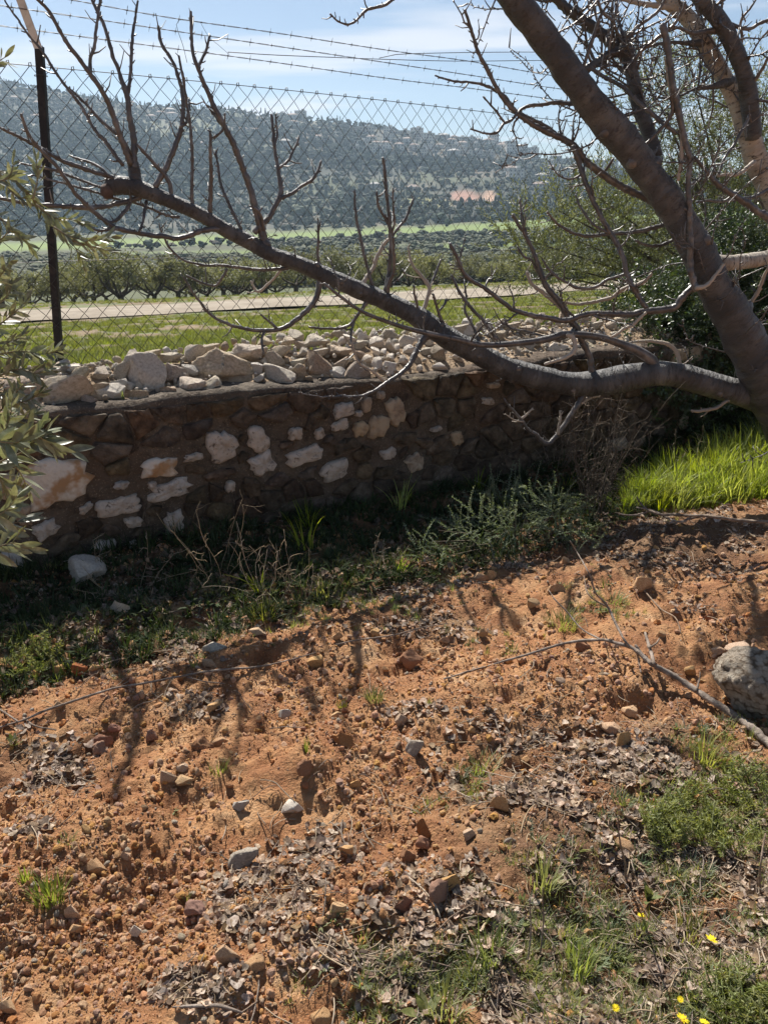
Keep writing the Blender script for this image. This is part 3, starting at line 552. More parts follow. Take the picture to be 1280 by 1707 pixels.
# ------------------------------------------------------------------ retaining wall: mortar core with stones set in it
S0, S1, WT = -2.6, 9.0, .42
def wtop(s): return .80+.012*np.sin(np.asarray(s)*2.3)+.05*(fbm(np.asarray(s), 0*np.asarray(s), 3.0, 5, 81)-.5)
wall = empty('stone_wall', (*wxy(0, 0), 0)); tag(wall, 'low mortared rubble wall of brown and white stones holding back the grassy field', 'wall')
wall_inv = np.array([*wxy(0, 0), 0])
def wloc(s, t, h): x, y = wxy(s, t); return np.array([x, y, h])
nS, nH = 820, 46
s_ = np.linspace(S0, S1, nS); rows = []
hh = np.linspace(-.45, 1, nH)
Sg, Hg = np.meshgrid(s_, hh); top = wtop(Sg); Hz = np.where(Hg > 0, Hg*top, Hg)
rel = .022*(fbm(Sg, Hz, 5, 4, 82)-.5)*2+.03*(fbm(Sg, Hz, 11, 3, 83, True)-.6)
front = -(rel)*np.clip((1.01-Hg)*14, .25, 1)
nT = 14; tt = np.linspace(0, 1, nT)[1:]
St, Tt = np.meshgrid(s_, tt); topz = wtop(St)+.012*(fbm(St, Tt*WT, 9, 4, 84)-.5)*2+Tt*.03
fx, fy = wxy(Sg, front); tx, ty = wxy(St, Tt*WT)
# ragged arris
fz = Hz-np.clip((Hg-.9)/.1, 0, 1)*.03*fbm(Sg, Hg, 14, 4, 85); fz = fz
V = np.vstack([np.stack([fx, fy, fz], -1).reshape(-1, 3), np.stack([tx, ty, topz], -1).reshape(-1, 3)])-wall_inv
nr = nH+nT-1; i, j = np.meshgrid(np.arange(nr-1), np.arange(nS-1), indexing='ij'); q = np.stack([i*nS+j, i*nS+j+1, (i+1)*nS+j+1, (i+1)*nS+j], -1).reshape(-1, 4)
mk('mortar', mesh_np('mortar', V, q, M['mortar']), wall)
WD3 = np.array([WD[0], WD[1], 0]); WN3 = np.array([WN[0], WN[1], 0]); UP = np.array([0, 0, 1.])
def flat_stone(seed, w_, h_, n=14, dep=.035, jag=.16, sq=.5):
    """irregular block face in wall axes (x along, y into the wall, z up): outline, bevelled rim, uneven middle"""
    r = np.random.default_rng(seed); a = (np.arange(n)+r.uniform(-.3, .3, n))*2*math.pi/n
    ca, sa = np.cos(a), np.sin(a); p = 2+sq*6; rad = 1/((abs(ca)**p+abs(sa)**p)**(1/p))*.93; cut = r.uniform(0, 6.28, 2); rad = rad*(1+jag*r.uniform(-1, 1, n)); rad = np.where(np.cos(a-cut[0]) > .8, rad*.86, rad)
    ox, oz = ca*rad*w_/2, sa*rad*h_/2
    def ring(k, y, jit): return np.stack([ox*k, y+jit*r.uniform(-1, 1, n), oz*k], -1)
    V = np.vstack([ring(1.0, .03, 0), ring(.97, -dep*.55, .004), ring(.82, -dep, .007), ring(.45, -dep*1.1, .010), [[0, -dep*1.15, 0]]]); Q = []; T = []
    for k in range(3):
        for i_ in range(n): Q.append((k*n+i_, k*n+(i_+1) % n, (k+1)*n+(i_+1) % n, (k+1)*n+i_))
    for i_ in range(n): T.append((3*n+i_, 3*n+(i_+1) % n, 4*n))
    return V, Q, T
def wall_stone(me, s, h, ang, label=None, out=0):
    o = mk('stone', me, wall); c, sn = math.cos(ang), math.sin(ang)
    bx = WD3*c+UP*sn; bz = -WD3*sn+UP*c; m4 = Matrix(((bx[0], WN3[0], bz[0]), (bx[1], WN3[1], bz[1]), (bx[2], WN3[2], bz[2]))).to_4x4(); m4.translation = Vector(wloc(s, -out, h)-wall_inv); o.matrix_local = m4
    if label: o['label'] = label
    return o
TR = [  # px, py, w, h, degrees, material
 (98, 806, 112, 86, 4, 'r'), (264, 778, 63, 35, 0, 'r'), (281, 815, 77, 30, 9, 'w'), (200, 841, 84, 31, 2, 'w'), (222, 869, 30, 21, 0, 'w'), (289, 870, 33, 44, -4, 'w'), (370, 742, 50, 56, 0, 'w'), (321, 761, 33, 14, 5, 'w'),
 (201, 808, 27, 13, 0, 'w'), (142, 846, 26, 13, 25, 'w'), (75, 882, 46, 30, 20, 'w'), (20, 812, 42, 52, 0, 't'), (174, 918, 46, 40, 0, 'w'), (217, 908, 27, 11, 20, 'w'), (18, 936, 40, 48, 10, 'w'), (383, 810, 15, 18, 0, 'w'), (253, 808, 14, 12, 0, 'w'),
 (570, 683, 38, 25, 6, 'w'), (596, 689, 13, 10, 0, 'w'), (566, 707, 30, 20, 14, 'w'), (601, 714, 25, 27, 0, 't'), (629, 710, 35, 41, -12, 't'), (659, 684, 32, 50, 8, 't'), (532, 722, 17, 17, 20, 'w'), (492, 722, 24, 23, 0, 'w'), (430, 731, 37, 44, 14, 'w'),
 (436, 772, 42, 40, 18, 'w'), (508, 759, 63, 31, 12, 'w'), (556, 785, 47, 34, 10, 'w'), (646, 756, 27, 22, 14, 'w'), (610, 675, 16, 28, 0, 't'), (634, 658, 12, 14, 0, 't'), (811, 668, 21, 12, -8, 'w'), (821, 642, 21, 11, 0, 't'), (725, 715, 18, 8, 10, 'w'), (40, 858, 30, 40, 0, 't'),
 (760, 730, 20, 26, 10, 't'), (690, 770, 30, 36, 30, 't')]
MW = {'r': M['wallrust'], 'w': M['wallwhite'], 't': M['walltan']}
NB = {'r': 'pale stone with a rust stain', 'w': 'broken white stone face', 't': 'tan stone face'}
occ = []
for k, (px, py, w_, h_, ang, c) in enumerate(TR):
    p = at_t(px, py, 0); s, _ = wst(p[0], p[1]); sc_ = pxm(p); ww = w_*sc_/.93; hh_ = h_*sc_*1.04
    # the wall runs away from the camera: a pixel across spans more of it
    ww = w_*sc_/max(.6, abs(np.dot(WD, np.array([cP, -(px-640)/F])/np.hypot(cP, (px-640)/F))))
    V, Q, T = flat_stone(300+k, ww, hh_, 20, .03 if c != 't' else .025, .19, .5); mb = MB(); mb.add(V, Q, T)
    wall_stone(mb.mesh('stone', MW[c]), s, p[2], R(ang), NB[c]); occ.append((s, p[2], ww/2, hh_/2))
def cell_stone(seed, poly, cen, dep=.02):
    """a stone face filling its own cell between the joints"""
    r = np.random.default_rng(seed); P = []; n_ = len(poly)
    for i_ in range(n_):
        A, B = poly[i_], poly[(i_+1) % n_]; L_ = math.hypot(*(B-A)); k_ = max(1, min(3, int(L_/.03)))
        for t in range(k_): P.append(A+(B-A)*(t/k_)+r.normal(size=2)*.0035)
    P = np.array(P)-cen; n = len(P); d_ = dep*r.uniform(.6, 1.5)
    def ring(k, y, jit): return np.stack([P[:, 0]*k, y+jit*r.uniform(-1, 1, n), P[:, 1]*k], -1)
    V = np.vstack([ring(1.0, .03, 0), ring(.97, -d_*.5, .004), ring(.84, -d_, .006), ring(.42, -d_*1.1, .009), [[0, -d_*1.15, 0]]]); Q = []; T = []
    for k in range(3):
        for i_ in range(n): Q.append((k*n+i_, (k*n+(i_+1) % n), (k+1)*n+(i_+1) % n, (k+1)*n+i_))
    for i_ in range(n): T.append((3*n+i_, 3*n+(i_+1) % n, 4*n))
    return V, Q, T
AN = 1.45; sites = []; virt = []
for s, h, a, b in occ:
    virt.append((s, h*AN))
    for k in range(12): virt.append((s+a*.86*math.cos(k*math.pi/6), (h+b*.86*math.sin(k*math.pi/6))*AN))
for it in range(30000):
    if len(sites) >= 252: break
    s = rng.uniform(-2.0, 4.6); h = rng.uniform(.03, .755); md = .088 if it < 9000 else .066
    if any(((s-o_[0])/(o_[2]+.018))**2+((h-o_[1])/(o_[3]+.014))**2 < 1.05 for o_ in occ): continue
    if any((s-q_[0])**2+(h*AN-q_[1])**2 < (md*1.25)**2 for q_ in sites): continue
    sites.append((s, h*AN))
allp = np.array(sites+virt)
def clip(poly, m_, d_):          # keep the side where (p-m).d < 0
    o_ = []
    for i_ in range(len(poly)):
        A, B = poly[i_], poly[(i_+1) % len(poly)]; a, b = (A-m_)@d_, (B-m_)@d_
        if a < 0: o_.append(A)
        if (a < 0) != (b < 0): o_.append(A+(B-A)*(a/(a-b)))
    return o_
for k, st in enumerate(sites):
    c_ = np.array(st); R_ = .13; poly = [c_+np.array(v_)*R_ for v_ in ((-1, -.9), (-.2, -1.1), (1, -.9), (1.1, .1), (1, .9), (.1, 1.1), (-1, .9), (-1.1, 0))]
    dd = np.hypot(*(allp-c_).T)
    for j_ in np.argsort(dd)[1:22]:
        q_ = allp[j_]; poly = clip(poly, (q_+c_)/2, (q_-c_)/dd[j_])
        if len(poly) < 3: break
    if len(poly) < 3: continue
    poly = np.array(poly); ct = poly.mean(0); rad_ = np.hypot(*(poly-ct).T).mean(); poly = ct+(poly-ct)*max(.5, 1-.0085*rng.uniform(.6, 1.9)/max(rad_, .02)*1.0); poly[:, 1] /= AN; ct[1] /= AN
    poly[:, 1] = np.clip(poly[:, 1], .0, .775)
    V, Q, T = cell_stone(500+k, poly, ct); mb = MB(); mb.add(V, Q, T); wall_stone(mb.mesh('stone', M['walltan'] if rng.random() < .035 else M['wallbrown']), ct[0], ct[1], 0, out=.004)

# ------------------------------------------------------------------ loose stones heaped on the wall
ROCK = {}
def rockset(key, m, n, sub, **kw):
    ROCK[key] = []
    for k in range(n):
        v, f = rock(hash(key) % 1 + len(ROCK)*100+k*7+3, sub, **kw); ROCK[key].append(mesh_np('stone', v, f, m, True))
rockset('big_t', M['tstone'], 5, 4, rough=.075, cuts=17, cutd=(.34, .62)); rockset('big_g', M['gstone'], 4, 4, rough=.06, cuts=15, cutd=(.34, .62)); rockset('big_b', M['bstone'], 5, 4, rough=.10, cuts=14, cutd=(.38, .68))
rockset('w', M['wstone'], 5, 4, rough=.035, cuts=16, cutd=(.34, .6)); rockset('t', M['tstone'], 6, 4, rough=.07, cuts=16, cutd=(.34, .62)); rockset('b', M['bstone'], 5, 4, rough=.09, cuts=14, cutd=(.38, .66)); rockset('g', M['gstone'], 4, 4, rough=.06, cuts=15, cutd=(.36, .64))
def at_pile(px, py):                   # the heap is a bank rising from the wall's front edge towards the fence
    d = ray(px, py); s0, t0 = wst(0, 0); dt = d[0]*WN[0]+d[1]*WN[1]
    # t = t0+k*dt ; z = CAMH+k*dz ; bank z = .80+.50*(t-.1)
    k = (CAMH-.80-.50*(t0-.10))/(.50*dt-d[2]); p = d*k; t = t0+k*dt
    if t < .05: p = at_t(px, py, .08); t = .08
    return np.array([p[0], p[1], CAMH+d[2]*k if t > .08 else p[2]])
PL = [  # px, py, w, h, kind, roll degrees, label
 (99, 660, 84, 52, 'big_t', 0, 'big flat-topped tan block at the left end of the heap, crossed by the post shadow'), (89, 629, 17, 19, 'w', 0, 'small white stone perched behind the big flat-topped tan block'), (132, 617, 20, 18, 'w', 20, 'small angular white stone right of the fence post foot'),
 (134, 628, 30, 26, 't', 0, None), (163, 650, 44, 22, 'b', 5, 'long brown stone right behind the big flat-topped block'), (197, 641, 27, 15, 'g', -10, None), (187, 659, 44, 25, 'g', 5, 'pale grey stone lying flat on the wall edge by a green shoot'), (151, 671, 22, 18, 'b', 0, None),
 (245, 633, 56, 64, 'big_g', 0, 'large upright grey stone, tallest in the left half of the heap'), (222, 605, 34, 30, 't', 0, 'pointed tan stone behind the large upright grey one'), (290, 627, 40, 33, 'big_b', 0, 'rounded brown stone right of the large upright grey one'), (281, 655, 37, 22, 'b', 0, 'low brown stone between the upright grey stone and the two pale blocks'), (228, 663, 32, 20, 'b', 0, 'dark brown stone at the foot of the large upright grey one'),
 (318, 647, 47, 38, 'big_t', 0, 'square pale block, left of the pair on the wall edge'), (358, 644, 45, 38, 'big_t', 8, 'square pale block, right of the pair on the wall edge'), (374, 616, 80, 52, 'big_b', -8, 'very large rounded brown boulder above the pair of pale blocks'), (319, 593, 35, 26, 'big_t', 0, None), (285, 597, 34, 17, 't', 0, None), (320, 621, 26, 15, 'g', -15, 'small bluish grey stone wedged above the pale blocks'), (345, 621, 25, 13, 't', 25, None),
 (416, 590, 54, 34, 'big_t', 0, 'large tan stone touched by the hanging twig tip'), (429, 617, 21, 19, 'g', 0, 'small dark grey stone under the hanging twig tip'), (431, 634, 17, 14, 'g', 0, None), (170, 627, 30, 22, 't', 0, None), (204, 622, 30, 26, 't', 10, None),
 (469, 630, 50, 28, 'big_g', -8, 'smooth pale oval stone lying on the wall edge'), (461, 605, 31, 24, 'b', -20, None), (497, 623, 24, 25, 'b', 0, None), (498, 606, 22, 15, 't', 0, None), (529, 614, 46, 34, 'big_b', -40, 'long brown stone tilted steeply in the middle of the heap'), (564, 588, 40, 22, 'big_t', -5, 'flat tan stone on top of the heap where the branch crosses'), (570, 607, 25, 16, 't', 20, None), (563, 627, 24, 20, 'g', 0, 'small round grey stone right of the tilted brown one'), (595, 622, 42, 27, 'big_b', 0, 'wide brown stone at the front beside the round grey one'),
 (523, 572, 38, 20, 't', 0, None), (465, 588, 38, 18, 't', 0, None), (532, 589, 28, 16, 't', 0, None), (628, 572, 27, 18, 'w', 0, None), (649, 578, 18, 20, 'w', 10, None), (678, 570, 25, 17, 'w', 0, 'clean white cube-like stone at the top of the white cobbles'), (682, 585, 19, 17, 'w', 0, None), (662, 582, 15, 14, 'w', 0, None), (630, 611, 25, 27, 'w', 0, 'largest of the white cobbles, standing at the front edge'),
 (650, 616, 23, 22, 'w', 15, None), (651, 598, 18, 13, 'w', 0, None), (670, 604, 20, 17, 'w', 0, None), (628, 590, 16, 15, 'w', 0, None), (690, 601, 18, 20, 't', 0, None), (729, 613, 29, 12, 'w', -4, 'flat pale slab on the wall edge under the branch'), (709, 587, 20, 18, 't', 0, None), (728, 594, 24, 26, 'b', 0, 'brown upright stone just behind the flat pale slab'), (760, 598, 20, 15, 'w', 0, None), (640, 589, 14, 12, 'w', 0, None), (613, 600, 18, 14, 'w', 0, None), (700, 616, 14, 12, 'w', 0, None),
 (767, 549, 20, 15, 't', 0, None), (783, 551, 20, 15, 'w', 0, None), (834, 561, 18, 18, 't', 0, None), (878, 552, 22, 18, 't', 0, 'tan stone on the far part of the heap seen under the crossing twigs'), (929, 581, 30, 14, 'w', 0, 'long pale slab on the far part of the heap, above the big branch'), (906, 598, 34, 16, 't', 0, 'flat mossy slab below the long pale one on the far part of the heap'), (975, 533, 20, 12, 't', 0, None), (993, 543, 18, 14, 't', 0, None), (895, 572, 20, 14, 'w', 0, None), (855, 545, 20, 15, 't', 0, None),
 (600, 575, 22, 18, 't', 0, None), (585, 568, 20, 14, 'w', 0, None), (440, 573, 24, 16, 't', 0, None), (480, 572, 24, 16, 't', 10, None), (506, 590, 18, 14, 't', 0, None), (350, 583, 30, 18, 't', 0, None), (255, 592, 26, 16, 't', 0, None), (60, 640, 34, 26, 't', 0, 'tan stone half hidden by the olive leaves'), (30, 650, 40, 30, 'b', 0, None), (545, 640, 14, 9, 'g', 0, None), (515, 634, 14, 10, 'b', 0, None)]
pile = []; nsd = [0]
def put_rock(name, key, p, w_, h_, dep=None, roll=0, sink=.0, yaw=None):
    o = mk(name, ROCK[key][int(rng.integers(len(ROCK[key])))], None, p); dep = dep or (w_+h_)/2*rng.uniform(.8, 1.0)
    o.scale = (w_/2*1.12, dep/2, h_/2*1.14); e = Matrix.Rotation(R(-roll), 3, 'Y'); yaw_ = rng.uniform(-.35, .35) if yaw is None else yaw
    o.rotation_euler = (Matrix.Rotation(yaw_, 3, 'Z')@e).to_euler(); return o
for px, py, w_, h_, key, roll, lab in PL:
    p = at_pile(px, py); s_ = pxm(p)
    o = put_rock('stone', key, p+np.array([0, -.012, .008]), w_*s_*1.18, h_*s_*1.18, None, roll); pile.append((o, px, py, w_, key, lab))
k = 0; extra = []
def clear(px, py, w_, L): return all((abs(px-a)/((w_+c)*.35))**2+(abs(py-b)/((w_+c)*.28))**2 > 1 for a, b, c in L)
L = [(a, b, c) for a, b, c, *_ in PL]
RB = []
for it in range(9000):
    if len(L) > 620: break
    px = rng.uniform(20, 1190); lo_ = np.interp(px, [0, 100, 400, 640, 800, 1060, 1190], [680, 672, 640, 618, 602, 585, 572]); hi_ = np.interp(px, [0, 140, 230, 400, 560, 800, 1060, 1190], [614, 604, 589, 563, 553, 536, 516, 506]); py = rng.uniform(hi_, lo_); w_ = rng.choice([26, 22, 18, 13, 10] if it < 3000 else [17, 13, 10, 9])*(1 if px < 800 else .85)
    if py > lo_-w_*.35 or not clear(px, py, w_, L): continue
    L.append((px, py, w_)); p = at_pile(px, py); s_ = pxm(p)*rng.uniform(1.0, 1.25)
    if len(extra) >= 75: RB.append((*(p-[0, 0, .012]), w_*s_*.5)); continue
    key = rng.choice(['t', 'b', 'g', 'w'], p=[.55, .2, .1, .15]) if not 600 < px < 720 else rng.choice(['w', 't'], p=[.7, .3])
    o = put_rock('stone', key, p-np.array([0, 0, .012]), w_*s_*1.15, w_*s_*.85, None, rng.uniform(-40, 40), yaw=rng.uniform(0, 6)); extra.append(o); pile.append((o, px, py, w_, key, None))
KW = {'big_t': 'tan', 't': 'tan', 'big_b': 'brown', 'b': 'brown', 'big_g': 'grey', 'g': 'grey', 'w': 'white'}
LM = [(99, 660, 'the big flat-topped block'), (245, 633, 'the large upright grey stone'), (337, 645, 'the pair of square pale blocks'), (374, 616, 'the very large rounded boulder'), (469, 630, 'the smooth pale oval stone'), (529, 614, 'the steeply tilted brown stone'), (595, 622, 'the wide brown front stone'), (660, 590, 'the white cobbles'), (729, 613, 'the flat pale slab'), (800, 560, 'the thick branch crossing the heap'), (929, 581, 'the long pale far slab'), (1060, 560, 'the far right end of the heap'), (416, 590, 'the hanging twig tip'), (180, 640, 'the green shoot on the wall')]
def rel_label(px, py, w_, col, noun, LM, seen):
    a = sorted(LM, key=lambda m: (m[0]-px)**2+(m[1]-py)**2)
    sz = 'tiny' if w_ < 12 else 'small' if w_ < 18 else 'fist-sized' if w_ < 26 else 'large'
    for m in a[:3]:
        dx, dy = px-m[0], py-m[1]; rel = ('just right of' if dx > 0 else 'just left of') if abs(dx) > abs(dy)*1.4 else ('behind' if dy < 0 else 'in front of'); 
        if math.hypot(dx, dy) > 45: rel = {'just right of': 'well right of', 'just left of': 'well left of', 'behind': 'far behind', 'in front of': 'well in front of'}[rel]
        l = '%s %s %s %s %s' % (sz, col, noun, rel, m[2])
        if l not in seen: seen.add(l); return l
    return None
seen = set()
for o, px, py, w_, key, lab in pile:
    lab = lab or rel_label(px, py, w_, KW[key], 'stone in the heap', LM, seen) or '%s %s filling a gap in the stone heap on the wall' % (KW[key], 'rubble stone')
    tag(o, lab, 'stone', 'stones heaped along the top of the wall')
# fine rubble and grit between them
RUB = [mesh_np('rubble', *rock(600+k, 1, 5, rough=.12), M[m]) for k, m in enumerate(['tstone', 'gstone', 'bstone', 'tstone', 'wstone'])]
M['bank'] = mat('stony_rubble_soil', [(.22, .15, .095), (.38, .27, .17), (.54, .41, .28)], 14, bump=1, bscale=50, bdist=.03)
sg = np.linspace(-2.4, 8.5, 620); tg = np.linspace(.07, .86, 26); SG, TG_ = np.meshgrid(sg, tg); hb = np.interp(TG_, [.07, .12, .36, .5, .8], [.79, .82, .915, .9, .76]); hb = hb+.05*(fbm(SG, TG_, 7, 4, 86)-.5)*np.clip((TG_-.07)*9, 0, 1)*np.clip((.86-TG_)*9, 0, 1)
bx_, by_ = wxy(SG, TG_); i, j = np.meshgrid(np.arange(25), np.arange(619), indexing='ij'); o = mk('rubble_bank', mesh_np('rubble_bank', np.stack([bx_, by_, hb], -1).reshape(-1, 3), np.stack([i*620+j, i*620+j+1, (i+1)*620+j+1, (i+1)*620+j], -1).reshape(-1, 4), M['bank'])); o['kind'] = 'stuff'
RB = np.array(RB); n = len(RB); RBM = [mesh_np('rubble_stone', *rock(650+k, 2, 11, rough=.07, cutd=(.42, .75), shape=(1, .85, .75)), M[m_]) for k, m_ in enumerate(['tstone', 'tstone', 'bstone', 'gstone', 'wstone'])]
scatter('heap_small_stones', RB[:, :3], rng.uniform(0, 6, (n, 3)), RB[:, 3], rng.integers(0, 5, n), RBM)
n = 1500; s = rng.uniform(-1.6, 6, n); t = rng.uniform(.06, .62, n)**1.0; t = .06+(t-.06)*1.3; z = np.interp(t, [.0, .07, .12, .36, .5, .86], [.8, .80, .825, .925, .91, .85])+rng.uniform(-.012, .02, n); x, y = wxy(s, t)
scatter('heap_rubble', np.c_[x, y, z], rng.uniform(0, 6, (n, 3)), rng.uniform(.005, .016, n), rng.integers(0, 5, n), RUB)

# ------------------------------------------------------------------ fence: angle-iron post, chain link, wires
F0 = at(90, 578, 4.0)[:2]; FT_ = at(975, 200, 6.1)[:2]; FD = FT_-F0; FD /= np.linalg.norm(FD); FN = np.array([-FD[1], FD[0]])
FTOP = 2.27
def fpt(k, z, off=0): return np.array([F0[0]+FD[0]*k+FN[0]*off, F0[1]+FD[1]*k+FN[1]*off, z])
def at_f(px, py, off=0):
    d = ray(px, py); c = F0[0]*FN[0]+F0[1]*FN[1]+off; k = c/(d[0]*FN[0]+d[1]*FN[1]); return np.array([d[0]*k, d[1]*k, CAMH+d[2]*k])
fence = empty('fence', (*F0, .9)); fo = np.array([*F0, .9]); tag(fence, 'chain link fence with barbed wire strands between the heaped stones and the field', 'fence')
pb = fpt(0, .78); pt = at_f(64, 80); pt = np.array([pt[0], pt[1], at_f(64, 76)[2]])
def slab(A, B, w1, w2, th, side):      # a flat bar from A to B
    A, B = np.array(A), np.array(B); s3 = np.array([*side, 0]); n3 = np.cross(B-A, s3); n3 /= np.linalg.norm(n3); v = []
    for P, w_ in ((A, w1), (B, w2)):
        for a in (-.5, .5):
            for b in (-.5, .5): v.append(P+s3*a*w_+n3*b*th)
    return v, [(0, 1, 3, 2), (4, 6, 7, 5), (0, 4, 5, 1), (2, 3, 7, 6), (0, 2, 6, 4), (1, 5, 7, 3)]
mb = MB(); v, q = slab(pb, pt, .036, .036, .005, (cP, 0)); mb.add(np.array(v)-fo, q); off3 = np.array([.0155, .014, 0]); v, q = slab(pb+off3, pt+off3, .026, .026, .005, (0, 1)); mb.add(np.array(v)-fo, q)
post = mb.build('post', M['post'], fence, False)
arm_e = pt+np.array([-.055, -.16, .40]); mb = MB(); v, q = slab(pt+np.array([0, 0, -.01]), arm_e, .038, .034, .006, (1, 0)); mb.add(np.array(v)-fo, q); mb.build('post_arm', M['postarm'], fence, False)
for z in (2.24, 1.6, 1.2):
    k_ = (z-pb[2])/(pt[2]-pb[2]); c = pb+(pt-pb)*k_; mb = MB(); a = np.linspace(0, 6.28, 9); mb.tube(np.c_[c[0]+.03*np.cos(a), c[1]+.01+.03*np.sin(a), np.full(9, z)]-fo, .0018, 5); mb.build('wire_tie', M['wire'], post)
    
mb = MB(); pch = .094; K0, K1 = -1.5, 6.4; z0 = .86; nseg = int(round((FTOP-z0)/(pch/2*1.08))); dzz = (FTOP-z0)/nseg
for w_i, k0 in enumerate(np.arange(K0, K1, pch/2)):
    P = []; ph = w_i % 2
    for a in range(nseg+1):
        sd_ = 1 if (a+ph) % 2 else -1; bulge = .012*math.sin(k0*1.1+a*.25)+.006*math.sin(k0*3+a); sag = .012*math.sin(k0*.9+.5)
        P.append(fpt(k0+sd_*pch/4+.003*math.sin(a*2.1+k0*5), FTOP-a*dzz+sag*(1-a/nseg), bulge+.0022*sd_))
    P = np.array(P); E = []
    for a in range(len(P)-1): E += [P[a], P[a]+(P[a+1]-P[a])*.12, P[a]+(P[a+1]-P[a])*.88]
    E.append(P[-1]); mb.tube(np.array(E)-fo, .00155, 4, False)
    if ph == 0:
        t_ = P[0]; mb.tube(np.array([t_+[-.006, 0, -.004], t_+[-.004, 0, .012], t_+[.005, 0, .014], t_+[.007, 0, -.003]])-fo, .0022, 4)
mb.build('chain_link_mesh', M['wire'], fence, False)
mb = MB(); ks = np.arange(K0, K1, .2); mb.tube(np.array([fpt(k, FTOP+.012*math.sin(k*.9+.5)+.001, .003) for k in ks])-fo, .0019, 5); mb.build('top_wire', M['wire'], fence)
mb = MB(); mb.tube(np.array([fpt(k, 1.42+.004*math.sin(k*2), .006) for k in ks])-fo, .0014, 4); mb.build('line_wire', M['wire'], fence)
BW = [([(-90, -38), (120, -1), (280, 28), (460, 54), (640, 82), (780, 101), (920, 125), (1100, 150), (1330, 176)], -.12), ([(-60, -5), (0, 8), (150, 30), (400, 67), (640, 103), (780, 124), (930, 147), (1120, 172), (1330, 196)], -.06), ([(-60, 32), (0, 42), (150, 62), (400, 95), (640, 129), (780, 146), (940, 167), (1120, 190), (1330, 214)], -.01)]
for P, off in BW:
    C_ = smoothpath(np.array([at_f(a, b, off+.15*(0)) for a, b in P]), .03); n_ = len(C_); ph = np.arange(n_)*1.1; mb = MB()
    for sgn in (0, math.pi): mb.tube(C_+np.c_[0*ph, .002*np.cos(ph+sgn), .002*np.sin(ph+sgn)]-fo, .0012, 4, False)
    d_ = 0
    for a in range(3, n_-3):
        if a % 4 == int(off*100) % 4:
            for q_ in range(2):
                an = rng.uniform(0, 6.28); v_ = np.array([.3*math.cos(an), math.sin(an)*.5, math.cos(an)])*.019; mb.tube(np.array([C_[a]-v_, C_[a]+v_*.2, C_[a]+v_])-fo, [.0007, .0014, .0006], 3)
            mb.tube(np.array([C_[a]-[.004, 0, 0], C_[a]+[.004, 0, 0]])-fo, .0032, 5)
    mb.build('barbed_wire', M['wire'], fence)
for P, off in (([(380, 86), (460, 91), (560, 95), (640, 98), (760, 101), (895, 100)], .05), ([(632, 96), (660, 90), (760, 87), (895, 86), (1040, 88), (1300, 90)], .08), ([(895, 100), (1040, 105), (1300, 109)], .05)):
    C_ = smoothpath(np.array([at_f(a, b, off) for a, b in P]), .08); mb = MB(); mb.tube(C_-fo, .002, 5); mb.build('smooth_wire', M['wire'], fence)
mb = MB(); C_ = smoothpath(np.array([at_f(a, b, -.06) for a, b in [(312, 104), (305, 75), (297, 52), (294, 40), (298, 33), (308, 31)]]), .02); mb.tube(C_-fo, .0012, 4); mb.build('loose_wire_end', M['wire'], fence)
mb = MB(); C_ = smoothpath(np.array([at_f(a, b, -.04) for a, b in [(335, 38), (348, 60), (365, 75), (382, 90)]]), .02); mb.tube(C_-fo, .001, 4); mb.build('loose_wire_end', M['wire'], fence)
# ------------------------------------------------------------------ the bare fruit tree
def YT(px): return float(np.interp(px, [-100, 200, 700, 1000, 1290, 1500], [3.68, 3.9, 4.3, 4.44, 4.48, 4.5]))
tree = empty('plum_tree', (2.95, 4.5, 0)); TO = np.array([2.95, 4.5, 0]); tag(tree, 'bare knobbly fruit tree whose long limb reaches over the wall', 'tree')
